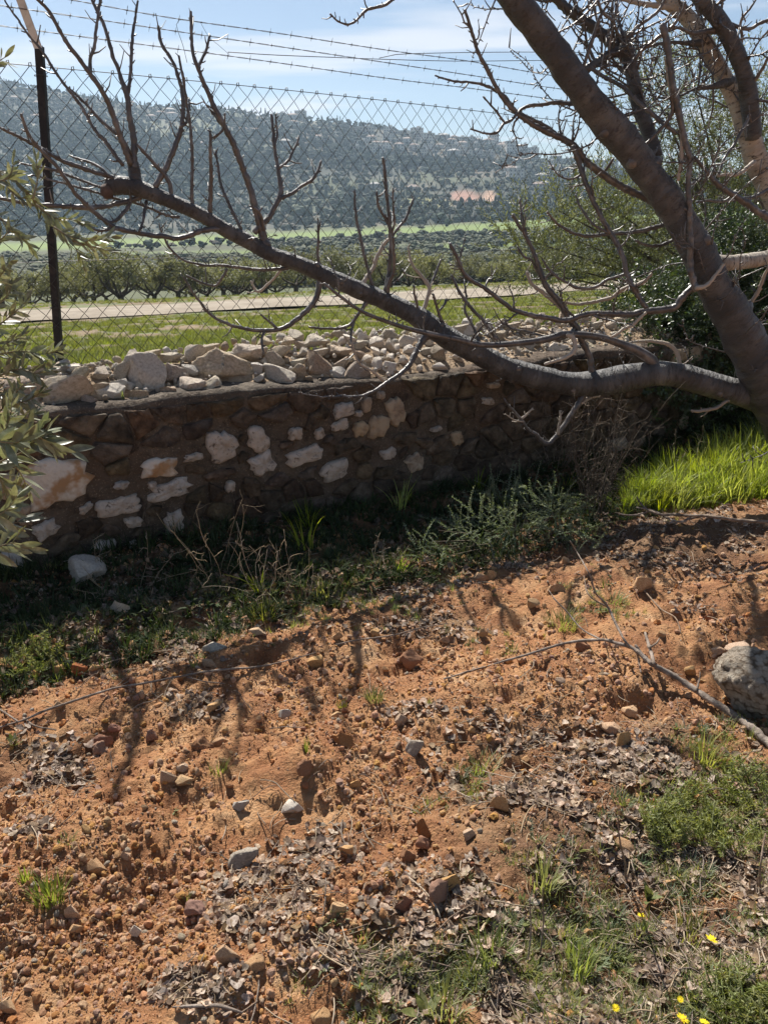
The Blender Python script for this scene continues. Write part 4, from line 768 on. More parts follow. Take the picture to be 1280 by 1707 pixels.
# name, key, parent key, offset in depth at start / end, step, material, points (px, py, width px)
BR = [
('trunk', 'A', None, 0, -.25, 'bark', [(1420, 900, 150), (1385, 820, 126), (1340, 740, 112), (1300, 670, 100), (1262, 600, 84), (1246, 575, 78), (1216, 520, 72), (1187, 472, 66), (1161, 417, 62), (1122, 349, 60), (1077, 285, 58), (1044, 239, 58), (1010, 200, 57), (976, 158, 56), (929, 93, 55), (895, 45, 55), (860, 3, 54), (820, -60, 52), (785, -140, 48)]),
('branch', 'L', 'A', 0, 0, 'bark', [(1330, 700, 74), (1290, 676, 62), (1250, 660, 52), (1190, 642, 46), (1120, 623, 45), (1065, 626, 48), (1010, 637, 50), (960, 640, 48), (910, 632, 45), (850, 615, 42), (810, 596, 41), (750, 565, 40), (700, 530, 38), (640, 500, 36), (575, 473, 34), (500, 440, 31), (450, 423, 30), (410, 400, 29), (380, 385, 27), (320, 350, 27), (260, 325, 28), (225, 312, 32), (200, 308, 34), (183, 312, 30), (176, 318, 18)]),
('branch', 'B', 'A', 0, .1, 'bark', [(1092, 262, 30), (1081, 220, 28), (1063, 172, 27), (1053, 120, 27), (1043, 76, 26), (1038, 56, 24)]),
('branch', 'C', 'B', .1, .1, 'bark', [(1050, 110, 16), (1026, 78, 19), (995, 52, 19), (960, 27, 17), (929, 0, 16), (880, -50, 12)]),
('branch', 'C2', 'B', 0, .1, 'bark', [(975, 116, 15), (1000, 100, 15), (1026, 86, 16), (1048, 92, 16)]),
('branch', 'D', None, .35, .3, 'palebark', [(1400, 780, 70), (1345, 640, 54), (1315, 520, 46), (1305, 420, 44), (1292, 340, 42), (1275, 299, 42), (1259, 261, 42), (1246, 215, 42), (1232, 175, 36), (1208, 131, 31), (1184, 89, 30), (1163, 52, 29), (1139, 21, 28), (1110, 0, 26), (1070, -40, 22)]),
('branch', 'D2', 'D', .22, .15, 'bark', [(1256, 230, 30), (1252, 192, 33), (1246, 148, 33), (1235, 107, 33), (1218, 69, 32), (1197, 31, 31), (1170, 0, 30), (1140, -50, 28)]),
('branch', 'E', 'A', 0, .25, 'palebark', [(1196, 438, 28), (1215, 438, 28), (1245, 435, 28), (1280, 429, 27), (1330, 415, 24), (1380, 400, 18)]),
('branch', 'F', 'A', -.22, -.2, 'twig', [(1163, 482, 13), (1155, 455, 11), (1154, 431, 11), (1151, 349, 10), (1149, 300, 10), (1153, 268, 10), (1142, 223, 11), (1132, 179, 11), (1122, 137, 11), (1112, 86, 12), (1105, 40, 14)]),
('branch', 'F2', 'F', -.2, -.16, 'palebark', [(1130, 300, 6), (1136, 260, 8), (1137, 225, 7), (1129, 190, 7), (1118, 150, 8), (1110, 96, 8)]),
('branch', 'G', 'A', 0, -.15, 'twig', [(1085, 335, 14), (1070, 326, 12), (1043, 314, 13), (1012, 297, 13), (977, 268, 13), (957, 241, 12), (909, 217, 10), (874, 196, 9), (837, 160, 8), (805, 105, 7), (785, 50, 6), (775, 15, 5)]),
('branch', 'H', 'A', -.1, -.2, 'twig', [(1175, 476, 16), (1155, 480, 13), (1136, 497, 13), (1122, 514, 13), (1077, 517, 12), (1046, 524, 11), (978, 524, 10), (943, 534, 10), (898, 527, 9), (861, 517, 8), (840, 505, 8), (805, 480, 7), (775, 460, 7), (765, 435, 7), (750, 405, 6)]),
('branch', 'I', 'L', 0, -.2, 'twig', [(1092, 618, 24), (1085, 600, 22), (1065, 586, 19), (1040, 575, 17), (1000, 562, 15), (945, 557, 14), (915, 564, 13), (880, 570, 12), (810, 575, 11), (760, 565, 10), (690, 550, 9), (640, 534, 8), (600, 517, 7), (565, 492, 6), (540, 472, 5)]),
('branch', 'S', 'L', 0, .02, 'bark', [(228, 318, 26), (225, 294, 24), (222, 272, 20), (216, 252, 15)]),
('twig', 'S1', 'S', 0, -.1, 'twig', [(219, 275, 12), (204, 238, 11), (187, 191, 10), (173, 158, 9), (150, 121, 9), (138, 105, 8), (117, 76, 8), (103, 55, 7), (80, 15, 6), (65, 0, 6), (45, -25, 4)]),
('twig', 'S1b', 'S1', 0, .05, 'twig', [(150, 120, 7), (150, 97, 6), (157, 79, 6), (162, 40, 5), (168, 0, 5), (172, -30, 3)]),
('twig', 'S2', 'S', 0, .08, 'twig', [(225, 285, 13), (223, 238, 12), (216, 191, 10), (211, 154, 10), (199, 119, 7), (187, 88, 7), (175, 45, 6), (155, 0, 5), (145, -25, 4)]),
('twig', 'S2b', 'S2', .03, .12, 'twig', [(213, 154, 7), (217, 121, 6), (218, 90, 6), (222, 45, 5), (230, 0, 4)]),
('twig', 'S3', 'S', 0, .12, 'twig', [(206, 276, 7), (178, 238, 7), (155, 210, 6), (131, 170, 6), (110, 142, 5), (89, 116, 5), (70, 88, 5), (47, 60, 4), (30, 35, 4), (8, 0, 3)]),
('twig', 'S3b', 'S', 0, .1, 'twig', [(218, 265, 8), (205, 235, 7), (192, 222, 6), (173, 205, 6), (141, 172, 5), (127, 158, 5), (108, 140, 3)]),
('twig', 'L1', 'L', 0, -.15, 'twig', [(206, 303, 9), (178, 292, 8), (141, 280, 8), (94, 261, 7), (47, 236, 6), (0, 212, 5), (-30, 200, 4)]),
('twig', 'L2', 'L', 0, -.2, 'twig', [(392, 388, 14), (380, 380, 11), (340, 382, 9), (300, 395, 9), (270, 392, 9), (234, 388, 8), (199, 381, 9), (173, 367, 8), (141, 339, 8), (117, 311, 7), (98, 283, 7), (75, 257, 6), (52, 229, 6), (35, 189, 5)]),
('twig', 'L3', 'L', 0, -.2, 'twig', [(187, 341, 8), (141, 345, 9), (94, 341, 8), (47, 339, 7), (0, 330, 6), (-40, 322, 5)]),
('twig', 'L3b', 'L', 0, 0, 'twig', [(235, 326, 10), (210, 336, 9), (187, 341, 8)]),
('twig', 'L4', 'L', 0, .1, 'twig', [(190, 322, 6), (163, 312, 5), (127, 299, 5), (90, 283, 5), (54, 276, 4), (30, 270, 3)]),
('twig', 'L5', 'L', 0, .05, 'twig', [(300, 362, 7), (280, 360, 5), (234, 341, 5), (176, 326, 5), (117, 308, 4), (54, 291, 3)]),
('twig', 'L6', 'L', 0, -.1, 'twig', [(220, 328, 7), (211, 348, 6), (192, 367, 6), (178, 370, 5)]),
('twig', 'L7', 'L', 0, -.1, 'twig', [(244, 334, 6), (239, 365, 5), (232, 386, 5)]),
('twig', 'L8', 'L2', -.15, -.2, 'twig', [(196, 381, 5), (164, 383, 5), (150, 378, 4), (138, 374, 3)]),
('twig', 'L9', 'L1', -.05, .05, 'twig', [(185, 295, 5), (160, 275, 5), (135, 265, 4), (115, 258, 3)]),
('twig', 'T1', 'L', 0, .1, 'twig', [(258, 312, 11), (268, 292, 10), (280, 270, 10), (291, 240, 9), (300, 215, 8), (302, 160, 7), (290, 110, 6), (270, 75, 6), (264, 42, 5)]),
('twig', 'T1b', 'T1', .02, .1, 'twig', [(300, 212, 5), (311, 203, 5), (315, 180, 4), (315, 163, 4)]),
('twig', 'T2', 'L', 0, 0, 'twig', [(320, 342, 8), (319, 310, 6), (320, 240, 6), (312, 170, 5), (305, 125, 5), (298, 92, 4)]),
('twig', 'T3', 'S', 0, 0, 'twig', [(286, 338, 9), (283, 305, 8), (260, 275, 7), (240, 252, 6), (228, 240, 5)]),
('twig', 'T4', 'L', 0, -.05, 'twig', [(350, 355, 9), (352, 290, 7), (351, 250, 6), (350, 218, 5)]),
('twig', 'T4b', 'T4', -.03, -.05, 'twig', [(352, 232, 5), (365, 222, 5), (372, 212, 4), (375, 188, 3)]),
('twig', 'T5', 'L', 0, 0, 'twig', [(445, 412, 18), (437, 390, 14), (420, 325, 12), (407, 290, 11), (395, 255, 11), (375, 215, 10), (360, 185, 9), (345, 150, 8), (335, 125, 7), (326, 100, 7), (320, 75, 6), (318, 18, 5)]),
('twig', 'T5b', 'T5', 0, .05, 'twig', [(330, 112, 6), (338, 98, 5), (345, 80, 5), (350, 58, 4)]),
('twig', 'T5c', 'T5', 0, .05, 'twig', [(378, 218, 6), (366, 200, 6), (352, 184, 5)]),
('twig', 'T6', 'L', 0, .12, 'twig', [(402, 382, 6), (375, 320, 6), (366, 290, 5), (360, 250, 4)]),
('twig', 'T7', 'L', 0, .1, 'twig', [(425, 388, 12), (440, 372, 10), (452, 357, 9), (468, 325, 9), (465, 290, 7), (459, 255, 6), (455, 225, 6), (452, 190, 5)]),
('twig', 'T7b', 'T7', .05, .12, 'twig', [(463, 280, 5), (480, 265, 5), (490, 245, 4), (498, 228, 4)]),
('twig', 'T7c', 'T7', .02, .1, 'twig', [(467, 330, 7), (485, 324, 7), (500, 312, 6), (520, 300, 6), (530, 285, 5), (535, 268, 4)]),
('twig', 'T7d', 'T7', .05, .08, 'twig', [(458, 245, 5), (463, 220, 4), (459, 192, 3)]),
('twig', 'T8', 'L', 0, -.05, 'twig', [(443, 394, 7), (435, 360, 5), (425, 348, 4), (415, 342, 3)]),
('twig', 'T9', 'L', 0, 0, 'twig', [(533, 448, 7), (530, 425, 5), (530, 400, 5), (530, 366, 3)]),
('twig', 'T10', 'L', 0, .05, 'twig', [(625, 490, 7), (612, 450, 6), (600, 400, 6), (592, 350, 5), (591, 316, 4)]),
('twig', 'T11', 'L', 0, 0, 'twig', [(640, 498, 10), (648, 465, 8), (652, 420, 7), (652, 385, 7), (649, 350, 6), (643, 300, 6), (638, 262, 5)]),
('twig', 'T11b', 'T11', 0, 0, 'twig', [(651, 383, 6), (640, 360, 5), (631, 344, 5), (628, 318, 4)]),
('twig', 'T11c', 'T11', 0, .05, 'twig', [(653, 395, 6), (665, 375, 5), (675, 362, 5), (689, 331, 4)]),
('twig', 'T11d', 'L', 0, .08, 'palebark', [(600, 485, 9), (608, 465, 8), (620, 446, 7), (628, 424, 7), (640, 405, 6), (648, 398, 5)]),
('twig', 'T11e', 'T11', 0, -.04, 'twig', [(652, 400, 4), (658, 370, 4), (655, 335, 3), (655, 312, 3)]),
('twig', 'T12', 'L', 0, -.08, 'twig', [(642, 500, 9), (648, 470, 8), (655, 450, 6), (656, 425, 6), (655, 395, 4)]),
('twig', 'T13', 'L', 0, .1, 'palebark', [(703, 522, 9), (712, 500, 7), (716, 480, 7), (705, 462, 6), (690, 445, 5), (683, 430, 4), (680, 412, 3)]),
('twig', 'T13b', 'T13', .08, .14, 'twig', [(716, 480, 5), (724, 462, 5), (732, 440, 4), (735, 432, 3)]),
('twig', 'T14', 'L', 0, -.05, 'twig', [(742, 552, 7), (735, 530, 6), (728, 512, 5), (722, 490, 4)]),
('twig', 'T14b', 'T14', -.03, 0, 'twig', [(731, 518, 4), (740, 508, 4), (744, 498, 5)]),
('twig', 'T15', 'L', 0, -.05, 'twig', [(702, 548, 6), (696, 515, 5), (691, 490, 4), (690, 475, 3)]),
('twig', 'T16', 'I', -.1, 0, 'twig', [(828, 566, 7), (812, 545, 6), (785, 515, 6), (770, 495, 6), (760, 475, 5), (752, 458, 4)]),
('twig', 'T17', 'L', 0, .06, 'twig', [(800, 572, 7), (790, 545, 5), (776, 520, 5), (777, 495, 4), (774, 470, 3)]),
('twig', 'U1', 'L', 0, .05, 'twig', [(505, 440, 9), (494, 436, 8), (480, 446, 7), (440, 449, 6), (400, 447, 6), (370, 443, 5), (340, 442, 5), (318, 437, 4), (300, 430, 4), (282, 412, 4), (270, 388, 3), (265, 372, 2)]),
('twig', 'U2', 'L', 0, -.12, 'twig', [(533, 455, 14), (531, 475, 11), (528, 492, 10), (518, 510, 10), (505, 522, 9), (490, 535, 9), (470, 546, 8), (450, 550, 8), (425, 548, 7), (400, 543, 6), (380, 537, 6), (360, 529, 5), (345, 515, 5), (330, 498, 4), (318, 480, 4), (305, 460, 3)]),
('twig', 'U2b', 'U2', -.06, -.12, 'twig', [(441, 552, 5), (437, 568, 5), (440, 590, 3)]),
('twig', 'U2c', 'U2', -.05, -.05, 'twig', [(462, 548, 5), (450, 536, 4), (442, 530, 4), (434, 524, 3)]),
('twig', 'U3', 'L', 0, -.06, 'twig', [(615, 497, 10), (604, 512, 7), (590, 533, 6), (578, 542, 6), (560, 547, 5), (538, 548, 4), (515, 545, 4)]),
('twig', 'U3b', 'U3', -.02, -.2, 'twig', [(590, 536, 5), (586, 560, 4), (592, 590, 3), (606, 612, 3), (612, 618, 2)]),
('twig', 'U4', 'U1', .02, .04, 'twig', [(378, 447, 5), (370, 462, 5), (358, 475, 4), (338, 471, 4), (310, 458, 3)]),
('twig', 'U5', 'U1', .01, .05, 'palebark', [(468, 450, 5), (452, 468, 4), (430, 486, 5), (418, 468, 3)]),
('twig', 'U6', 'L', 0, -.42, 'twig', [(712, 560, 14), (701, 575, 11), (688, 599, 10), (677, 614, 9), (667, 624, 8), (655, 630, 7), (643, 637, 6), (625, 648, 6), (604, 657, 5), (585, 660, 5), (569, 660, 5), (550, 663, 4), (534, 662, 3), (515, 660, 3), (498, 654, 2)]),
('twig', 'U6b', 'U6', -.22, -.25, 'palebark', [(640, 636, 5), (624, 622, 4), (611, 612, 4), (600, 605, 4), (593, 590, 3), (586, 570, 3)]),
('twig', 'U7', 'L', 0, -.1, 'twig', [(975, 652, 14), (966, 672, 11), (950, 696, 9), (938, 714, 9), (927, 728, 8), (918, 738, 9), (908, 735, 8), (893, 722, 7), (882, 714, 6), (870, 700, 6), (860, 689, 5), (848, 676, 4), (840, 664, 3)]),
('twig', 'U7b', 'U7', -.02, .05, 'palebark', [(968, 672, 7), (980, 666, 6), (990, 661, 5), (999, 661, 4)]),
('twig', 'U7c', 'U7', -.08, -.1, 'palebark', [(868, 698, 5), (878, 691, 4), (888, 680, 3)]),
('twig', 'U7d', 'U7', -.05, -.05, 'palebark', [(930, 724, 6), (931, 710, 4), (934, 698, 4), (933, 684, 3)]),
('twig', 'U7e', 'U7', -.08, -.12, 'palebark', [(872, 702, 4), (858, 700, 3), (842, 690, 2)]),
('twig', 'U8', 'L', -.02, -.12, 'palebark', [(1232, 664, 7), (1212, 669, 6), (1196, 679, 6), (1182, 682, 6), (1165, 685, 6), (1152, 684, 4)]),
('twig', 'J', 'I', -.1, -.2, 'palebark', [(945, 557, 8), (955, 562, 8), (960, 575, 8), (953, 588, 7), (940, 596, 7), (925, 602, 6), (908, 607, 5)]),
('twig', 'K', 'L', 0, .1, 'palebark', [(1130, 622, 16), (1132, 606, 9), (1129, 590, 8), (1120, 579, 7), (1105, 572, 7), (1090, 569, 6), (1070, 568, 5), (1050, 571, 4)]),
('branch', 'X1', 'L', 0, .05, 'twig', [(988, 632, 14), (985, 615, 12), (980, 592, 11), (968, 568, 11), (958, 545, 12), (948, 533, 12), (936, 510, 12), (920, 488, 11), (909, 470, 10), (892, 424, 8), (880, 397, 7), (866, 376, 6), (854, 357, 5)]),
('twig', 'X2', 'X1', .02, .12, 'palebark', [(950, 533, 9), (938, 515, 9), (925, 505, 8), (905, 488, 8), (893, 480, 7), (884, 468, 6), (878, 452, 5)]),
('twig', 'X3', 'X1', .05, .08, 'twig', [(876, 394, 5), (872, 370, 4), (868, 345, 4), (867, 330, 3)]),
('twig', 'X4', 'H', -.15, -.1, 'twig', [(1045, 455, 7), (1028, 461, 6), (1012, 466, 6), (998, 476, 6), (984, 480, 6), (962, 480, 6), (942, 470, 5), (924, 459, 5), (912, 446, 4), (904, 432, 3)]),
('twig', 'X5', 'H', -.15, 0, 'palebark', [(1087, 455, 5), (1075, 468, 6), (1060, 476, 7), (1045, 480, 7), (1032, 487, 7), (1022, 496, 7), (1012, 499, 7), (994, 503, 6), (977, 506, 6), (958, 506, 5), (942, 503, 4)]),
('twig', 'X6', 'A', 0, -.15, 'twig', [(1110, 372, 9), (1098, 378, 8), (1078, 383, 8), (1053, 387, 7), (1030, 388, 7), (1012, 388, 7), (994, 391, 6), (977, 392, 6), (957, 388, 5), (937, 376, 5), (924, 366, 4), (912, 352, 4)]),
('branch', 'G2', 'G', -.1, -.25, 'twig', [(955, 243, 10), (963, 262, 10), (971, 287, 9), (988, 332, 9), (996, 350, 9), (1005, 369, 9), (1018, 387, 9), (1036, 424, 9), (1042, 445, 9), (1048, 465, 9), (1063, 493, 9), (1077, 512, 9)]),
('twig', 'X7', 'G2', -.2, -.1, 'twig', [(1012, 388, 6), (1000, 380, 5), (988, 372, 5), (977, 358, 5), (965, 340, 4), (959, 324, 3)]),
('twig', 'G3', 'G', 0, -.1, 'twig', [(962, 247, 9), (940, 232, 8), (925, 222, 7), (910, 210, 7), (888, 198, 6), (865, 185, 6), (852, 172, 6), (845, 160, 5), (828, 150, 5), (812, 142, 5), (790, 138, 4), (760, 136, 4), (725, 125, 3)]),
('twig', 'G4', 'A', 0, -.2, 'twig', [(975, 175, 8), (950, 173, 7), (925, 172, 7), (900, 176, 6), (880, 178, 6), (868, 183, 5), (862, 190, 5), (850, 202, 5), (838, 208, 5), (830, 218, 5), (818, 223, 4), (800, 219, 3), (784, 214, 3)]),
('twig', 'G5', 'G4', -.15, -.15, 'twig', [(840, 203, 4), (828, 185, 4), (815, 172, 3), (805, 160, 3)]),
('twig', 'G6', 'G', 0, -.05, 'twig', [(1000, 291, 6), (1008, 285, 5), (1015, 275, 5), (1022, 264, 4)]),
('twig', 'V1', 'A', -.05, -.1, 'twig', [(970, 112, 7), (977, 96, 7), (988, 65, 7), (992, 50, 6), (998, 34, 6), (1008, 15, 5), (1019, -5, 4)]),
('twig', 'V2', 'B', 0, 0, 'twig', [(1043, 62, 7), (1054, 50, 7), (1066, 40, 6), (1094, 21, 6), (1110, -5, 5)]),
('twig', 'V3', 'B', 0, -.1, 'twig', [(1036, 68, 7), (1029, 55, 6), (1019, 34, 6), (1005, 21, 5), (994, -2, 4)]),
('twig', 'V3b', 'B', 0, .1, 'twig', [(1040, 60, 7), (1034, 40, 5), (1028, 18, 5), (1024, -5, 4)]),
('twig', 'V4', 'B', 0, -.1, 'twig', [(1058, 98, 7), (1070, 84, 6), (1088, 69, 6), (1105, 54, 6), (1122, 41, 6), (1135, 22, 5), (1142, 2, 5)]),
('twig', 'V5', 'D', .3, .25, 'palebark', [(1145, 28, 10), (1125, 14, 10), (1108, 8, 10), (1081, 5, 9), (1046, -1, 8), (1010, -14, 7)]),
('twig', 'V6', 'F', -.2, -.15, 'twig', [(1120, 140, 8), (1119, 160, 8), (1121, 182, 8), (1112, 200, 7), (1094, 221, 6), (1074, 242, 5)]),
('twig', 'V7', 'A', 0, -.15, 'twig', [(980, 110, 7), (1000, 124, 7), (1019, 134, 7), (1039, 145, 7), (1060, 165, 7), (1081, 182, 8), (1101, 199, 8), (1128, 222, 7)]),
('branch', 'V8', 'D', .3, .1, 'bark', [(1222, 134, 22), (1208, 138, 18), (1197, 141, 13), (1178, 145, 9), (1156, 148, 6), (1136, 158, 5), (1115, 162, 5), (1098, 162, 4), (1080, 156, 3)]),
('twig', 'V9', 'D', .3, .1, 'bark', [(1180, 72, 18), (1165, 70, 13), (1149, 69, 9), (1130, 68, 6), (1108, 70, 6), (1081, 76, 5), (1060, 80, 4)]),
('twig', 'V10', 'D2', .2, 0, 'twig', [(1196, 50, 12), (1180, 52, 9), (1165, 54, 8), (1149, 53, 7), (1129, 45, 5), (1115, 48, 4)]),
('twig', 'V11', 'D2', .2, .1, 'twig', [(1202, 32, 9), (1212, 37, 7), (1225, 41, 7), (1240, 46, 6), (1252, 46, 6), (1266, 38, 6), (1285, 30, 6)]),
('twig', 'V12', 'D2', .2, .15, 'twig', [(1235, 72, 6), (1236, 55, 5), (1234, 41, 5), (1238, 28, 5), (1249, 14, 4), (1262, -5, 3)]),
('twig', 'V13', 'D2', .2, .1, 'twig', [(1247, 146, 9), (1254, 138, 8), (1262, 128, 7), (1270, 115, 6), (1283, 90, 5)]),
('twig', 'V13b', 'D2', .2, .1, 'twig', [(1250, 168, 7), (1268, 168, 6), (1290, 172, 5)]),
('twig', 'V14', 'D', .1, 0, 'twig', [(1250, 190, 5), (1243, 205, 5), (1232, 222, 5), (1221, 241, 5), (1208, 262, 5), (1197, 290, 5)]),
('twig', 'V15', 'D', .1, 0, 'palebark', [(1258, 268, 8), (1249, 275, 8), (1240, 284, 7), (1225, 290, 6), (1208, 290, 5), (1196, 293, 4)]),
('branch', 'V18', 'D', 0, -.1, 'twig', [(1310, 395, 14), (1280, 362, 13), (1262, 350, 12), (1246, 338, 12), (1225, 326, 11), (1204, 312, 10), (1184, 292, 8), (1170, 275, 7), (1158, 262, 6)]),
('twig', 'V19', 'A', -.05, -.15, 'palebark', [(1243, 518, 8), (1250, 505, 7), (1262, 488, 7), (1270, 470, 6), (1278, 450, 5), (1290, 430, 5)]),
('twig', 'V20', 'A', -.25, -.2, 'palebark', [(1160, 480, 9), (1172, 478, 8), (1184, 470, 7), (1195, 456, 6), (1206, 440, 6)]),
('twig', 'Y1', 'X1', 0, .05, 'twig', [(958, 547, 6), (945, 560, 5), (930, 566, 5), (905, 560, 5), (880, 552, 4), (850, 545, 4), (840, 530, 3)]),
('twig', 'Y2', 'H', -.15, -.15, 'palebark', [(1077, 520, 6), (1065, 530, 6), (1055, 540, 6), (1040, 548, 6), (1030, 556, 5), (1018, 562, 4)]),
('twig', 'Y3', 'D', .2, .1, 'twig', [(1290, 310, 7), (1262, 325, 7), (1240, 330, 6), (1205, 336, 6), (1180, 335, 5), (1160, 336, 4)]),
('twig', 'Y4', 'X1', .05, .05, 'twig', [(905, 465, 5), (893, 450, 4), (884, 432, 4), (872, 426, 4), (862, 410, 3)]),
('twig', 'Y5', 'A', 0, -.1, 'twig', [(1140, 385, 7), (1120, 400, 6), (1098, 410, 6), (1075, 408, 5), (1060, 400, 4)]),
('twig', 'Z1', 'A', -.2, -.3, 'twig', [(785, -140, 20), (740, -90, 14), (690, -40, 9), (650, 0, 6), (632, 9, 5), (610, 15, 5), (595, 30, 4), (580, 40, 4), (562, 34, 3), (550, 22, 3)]),
]
branches = {}
def add_twiglets(mb, P, r, wpx, rate=1.0):
    """short fruiting spurs and buds along a twig"""
    L = np.concatenate([[0], np.cumsum(np.linalg.norm(np.diff(P[:, :3], axis=0), axis=1))]); s = .02
    while s < L[-1]-.005:
        i_ = int(np.searchsorted(L, s)); i_ = min(max(i_, 1), len(P)-1); T = P[i_, :3]-P[i_-1, :3]; T /= np.linalg.norm(T)+1e-9
        d = rng.normal(size=3); d -= T*(d@T); d /= np.linalg.norm(d); d = d*.9+T*rng.uniform(.2, .7)+UP*.15; d /= np.linalg.norm(d); ln = rng.uniform(.008, .022) if rng.random() < .82 else rng.uniform(.03, .09); w_ = rng.uniform(.0018, .0034)
        b = P[i_, :3]; r0 = r[i_]*.6
        pts = [b, b+d*(r0+ln*.5)+rng.normal(size=3)*.0015, b+d*(r0+ln)+UP*ln*.2]; mb.tube(np.array(pts), [w_*1.5, w_*1.05, w_*.75], 4)
        s += rng.uniform(.012, .036)/rate
    return mb
def child_twigs(P, r, n, L0, L1, key, parent, mtl, steep=.6):
    for k in range(n):
        i_ = int(rng.uniform(.15, .97)*len(P)); i_ = min(max(i_, 1), len(P)-2); b = P[i_, :3]; T = P[i_+1, :3]-P[i_-1, :3]; T /= np.linalg.norm(T)
        d = rng.normal(size=3)*np.array([1, .7, 1]); d -= T*(d@T)*.6; d += UP*steep; d /= np.linalg.norm(d); ln = rng.uniform(L0, L1); pts = [b]; 
        for q_ in range(5): d = d+rng.normal(size=3)*.28+UP*.07; d /= np.linalg.norm(d); pts.append(pts[-1]+d*ln/5)
        w0 = min(r[i_]*.6, .0065); C_ = smoothpath(np.array(pts), .02); rr = np.linspace(w0, .0016, len(C_)); mb = MB(); mb.tube(C_-TO, rr, 5, rough=.25); add_twiglets(mb, np.asarray(C_)-TO, rr, 0); mb.build('twig', mtl, parent)
for name, key, par, z0_, z1_, mt, pts in BR:
    pts = np.array(pts, float); n_ = len(pts); W3 = []
    cum = np.concatenate([[0], np.cumsum(np.hypot(np.diff(pts[:, 0]), np.diff(pts[:, 1])))]); cum /= cum[-1]
    for (px, py, wd), f in zip(pts, cum):
        y = YT(px)+z0_+(z1_-z0_)*f; p = at(px, py, y); W3.append([*p, wd*pxm(p)/2])
    if key == 'A': W3 = [[W3[0][0]+.1, W3[0][1], -.1, W3[0][3]*1.25]]+W3
    if key == 'D': W3 = [[TO[0]+.15, TO[1]+.1, -.1, .14]]+W3
    big = max(p[3] for p in W3) > .03
    C_ = smoothpath(np.array(W3), .028 if big else .012); P, r = C_[:, :3].copy(), np.clip(C_[:, 3], .0013, 1)*(.85 if big else 1.0); m_ = len(P)
    if not big:
        jit = np.cumsum(rng.normal(size=(m_, 3)), 0); jit -= np.linspace(0, 1, m_)[:, None]*jit[-1]; P += jit*.0011; r = .86*r*(1+.22*(np.sin(np.arange(m_)*rng.uniform(.9, 1.3))**8))
        r = r*(1+.12*rng.random(m_))
    mb = MB()
    if big:
        sides = 20; mb.tube(P-TO, r, sides); v = mb.v[0]; nv = m_*sides
        ax = np.repeat(P-TO, sides, 0); dd = v[:nv]-ax; seedv = rng.uniform(0, 50); u_ = np.repeat(np.arange(m_), sides)*.028; a_ = np.tile(np.arange(sides), m_)*2*math.pi/sides
        nn = fbm(u_*7+seedv, np.cos(a_)*1.3+np.sin(a_)*.4*1.3+seedv, 1.6, 4, 5)-.5; n2_ = fbm(u_*30+seedv, np.cos(a_)*1.1+seedv, 2, 2, 7)-.5
        lo_ = fbm(u_*3.1+seedv, 0*u_, 1.5, 2, 11)-.5; v[:nv] = ax+dd*(1+.26*nn+.12*n2_+.2*lo_)[:, None]
    else:
        mb.tube(P-TO, r, 8 if r.max() > .012 else 6, rough=.12)
    if name == 'twig' or mt == 'twig': add_twiglets(mb, P-TO, r, 0, 1.0)
    elif key in ('L', 'C', 'B'): add_twiglets(mb, P-TO, r, 0, .35)
    ob = mb.build(name, M[mt], branches[par][0] if (par and name == 'twig' and branches[par][2] == 'branch') else tree)
    if big:
        tv = len(mb.v[0]); uv = np.zeros((len(ob.data.vertices), 3), np.float32); u0 = np.concatenate([[0], np.cumsum(np.linalg.norm(np.diff(P, axis=0), axis=1))]); rb = r.mean(); uv[:nv, 0] = np.repeat(u0, sides)+seedv; uv[:nv, 1] = np.cos(a_)*rb; uv[:nv, 2] = np.sin(a_)*rb
        at3 = ob.data.attributes.new('barkuv', 'FLOAT_VECTOR', 'POINT'); at3.data.foreach_set('vector', uv.ravel())
    branches[key] = (ob, (P, r), name if ob.parent == tree else 'twig')
    if key in ('L', 'A', 'B'):   # old pruning knots
        for k in range({'L': 16, 'A': 9, 'B': 4}[key]):
            i_ = int(rng.uniform(.12, .93)*m_); T = P[i_]-P[i_-1]; T /= np.linalg.norm(T); d = rng.normal(size=3); d -= T*(d@T); d[1] = -abs(d[1]); d /= np.linalg.norm(d); b = P[i_]+d*r[i_]*.8; k_ = MB(); rr_ = r[i_]*rng.uniform(.22, .4); k_.tube(np.array([b-d*.01, b+d*rr_*.5, b+d*rr_*.85])-TO, [rr_*1.35, rr_, rr_*.55], 9, rough=.3); k_.build('pruning_knot', M['twig'], ob)
    if mt == 'twig' and name == 'branch': child_twigs(P, r, 9 if key in ('G', 'H', 'G2', 'X1', 'V18', 'F') else 5, .06, .3, key, ob, M['twig'])
    elif key in ('B', 'C', 'C2', 'D2', 'V8'): child_twigs(P, r, 20, .12, .5, key, ob, M['twig'])
    elif key == 'A': child_twigs(P[14:], r[14:]*0+.008, 46, .2, .8, key, ob, M['twig'])
    elif key == 'L': child_twigs(P, r*0+.006, 12, .08, .3, key, ob, M['twig'])
    elif key == 'D': child_twigs(P[len(P)//2:], r[len(P)//2:], 20, .2, .7, key, ob, M['twig'])
# cut face of the stub at the limb's end and the roots of the trunk
b = branches['L'][1]; e = b[0][-1]; mb = MB(); mb.tube(np.array([e+[.03, -.02, .0], e+[-.004, -.022, -.004]])-TO, [.035, .03], 12, rough=.2); mb.build('cut_stub', M['cutwood'], branches['L'][0])

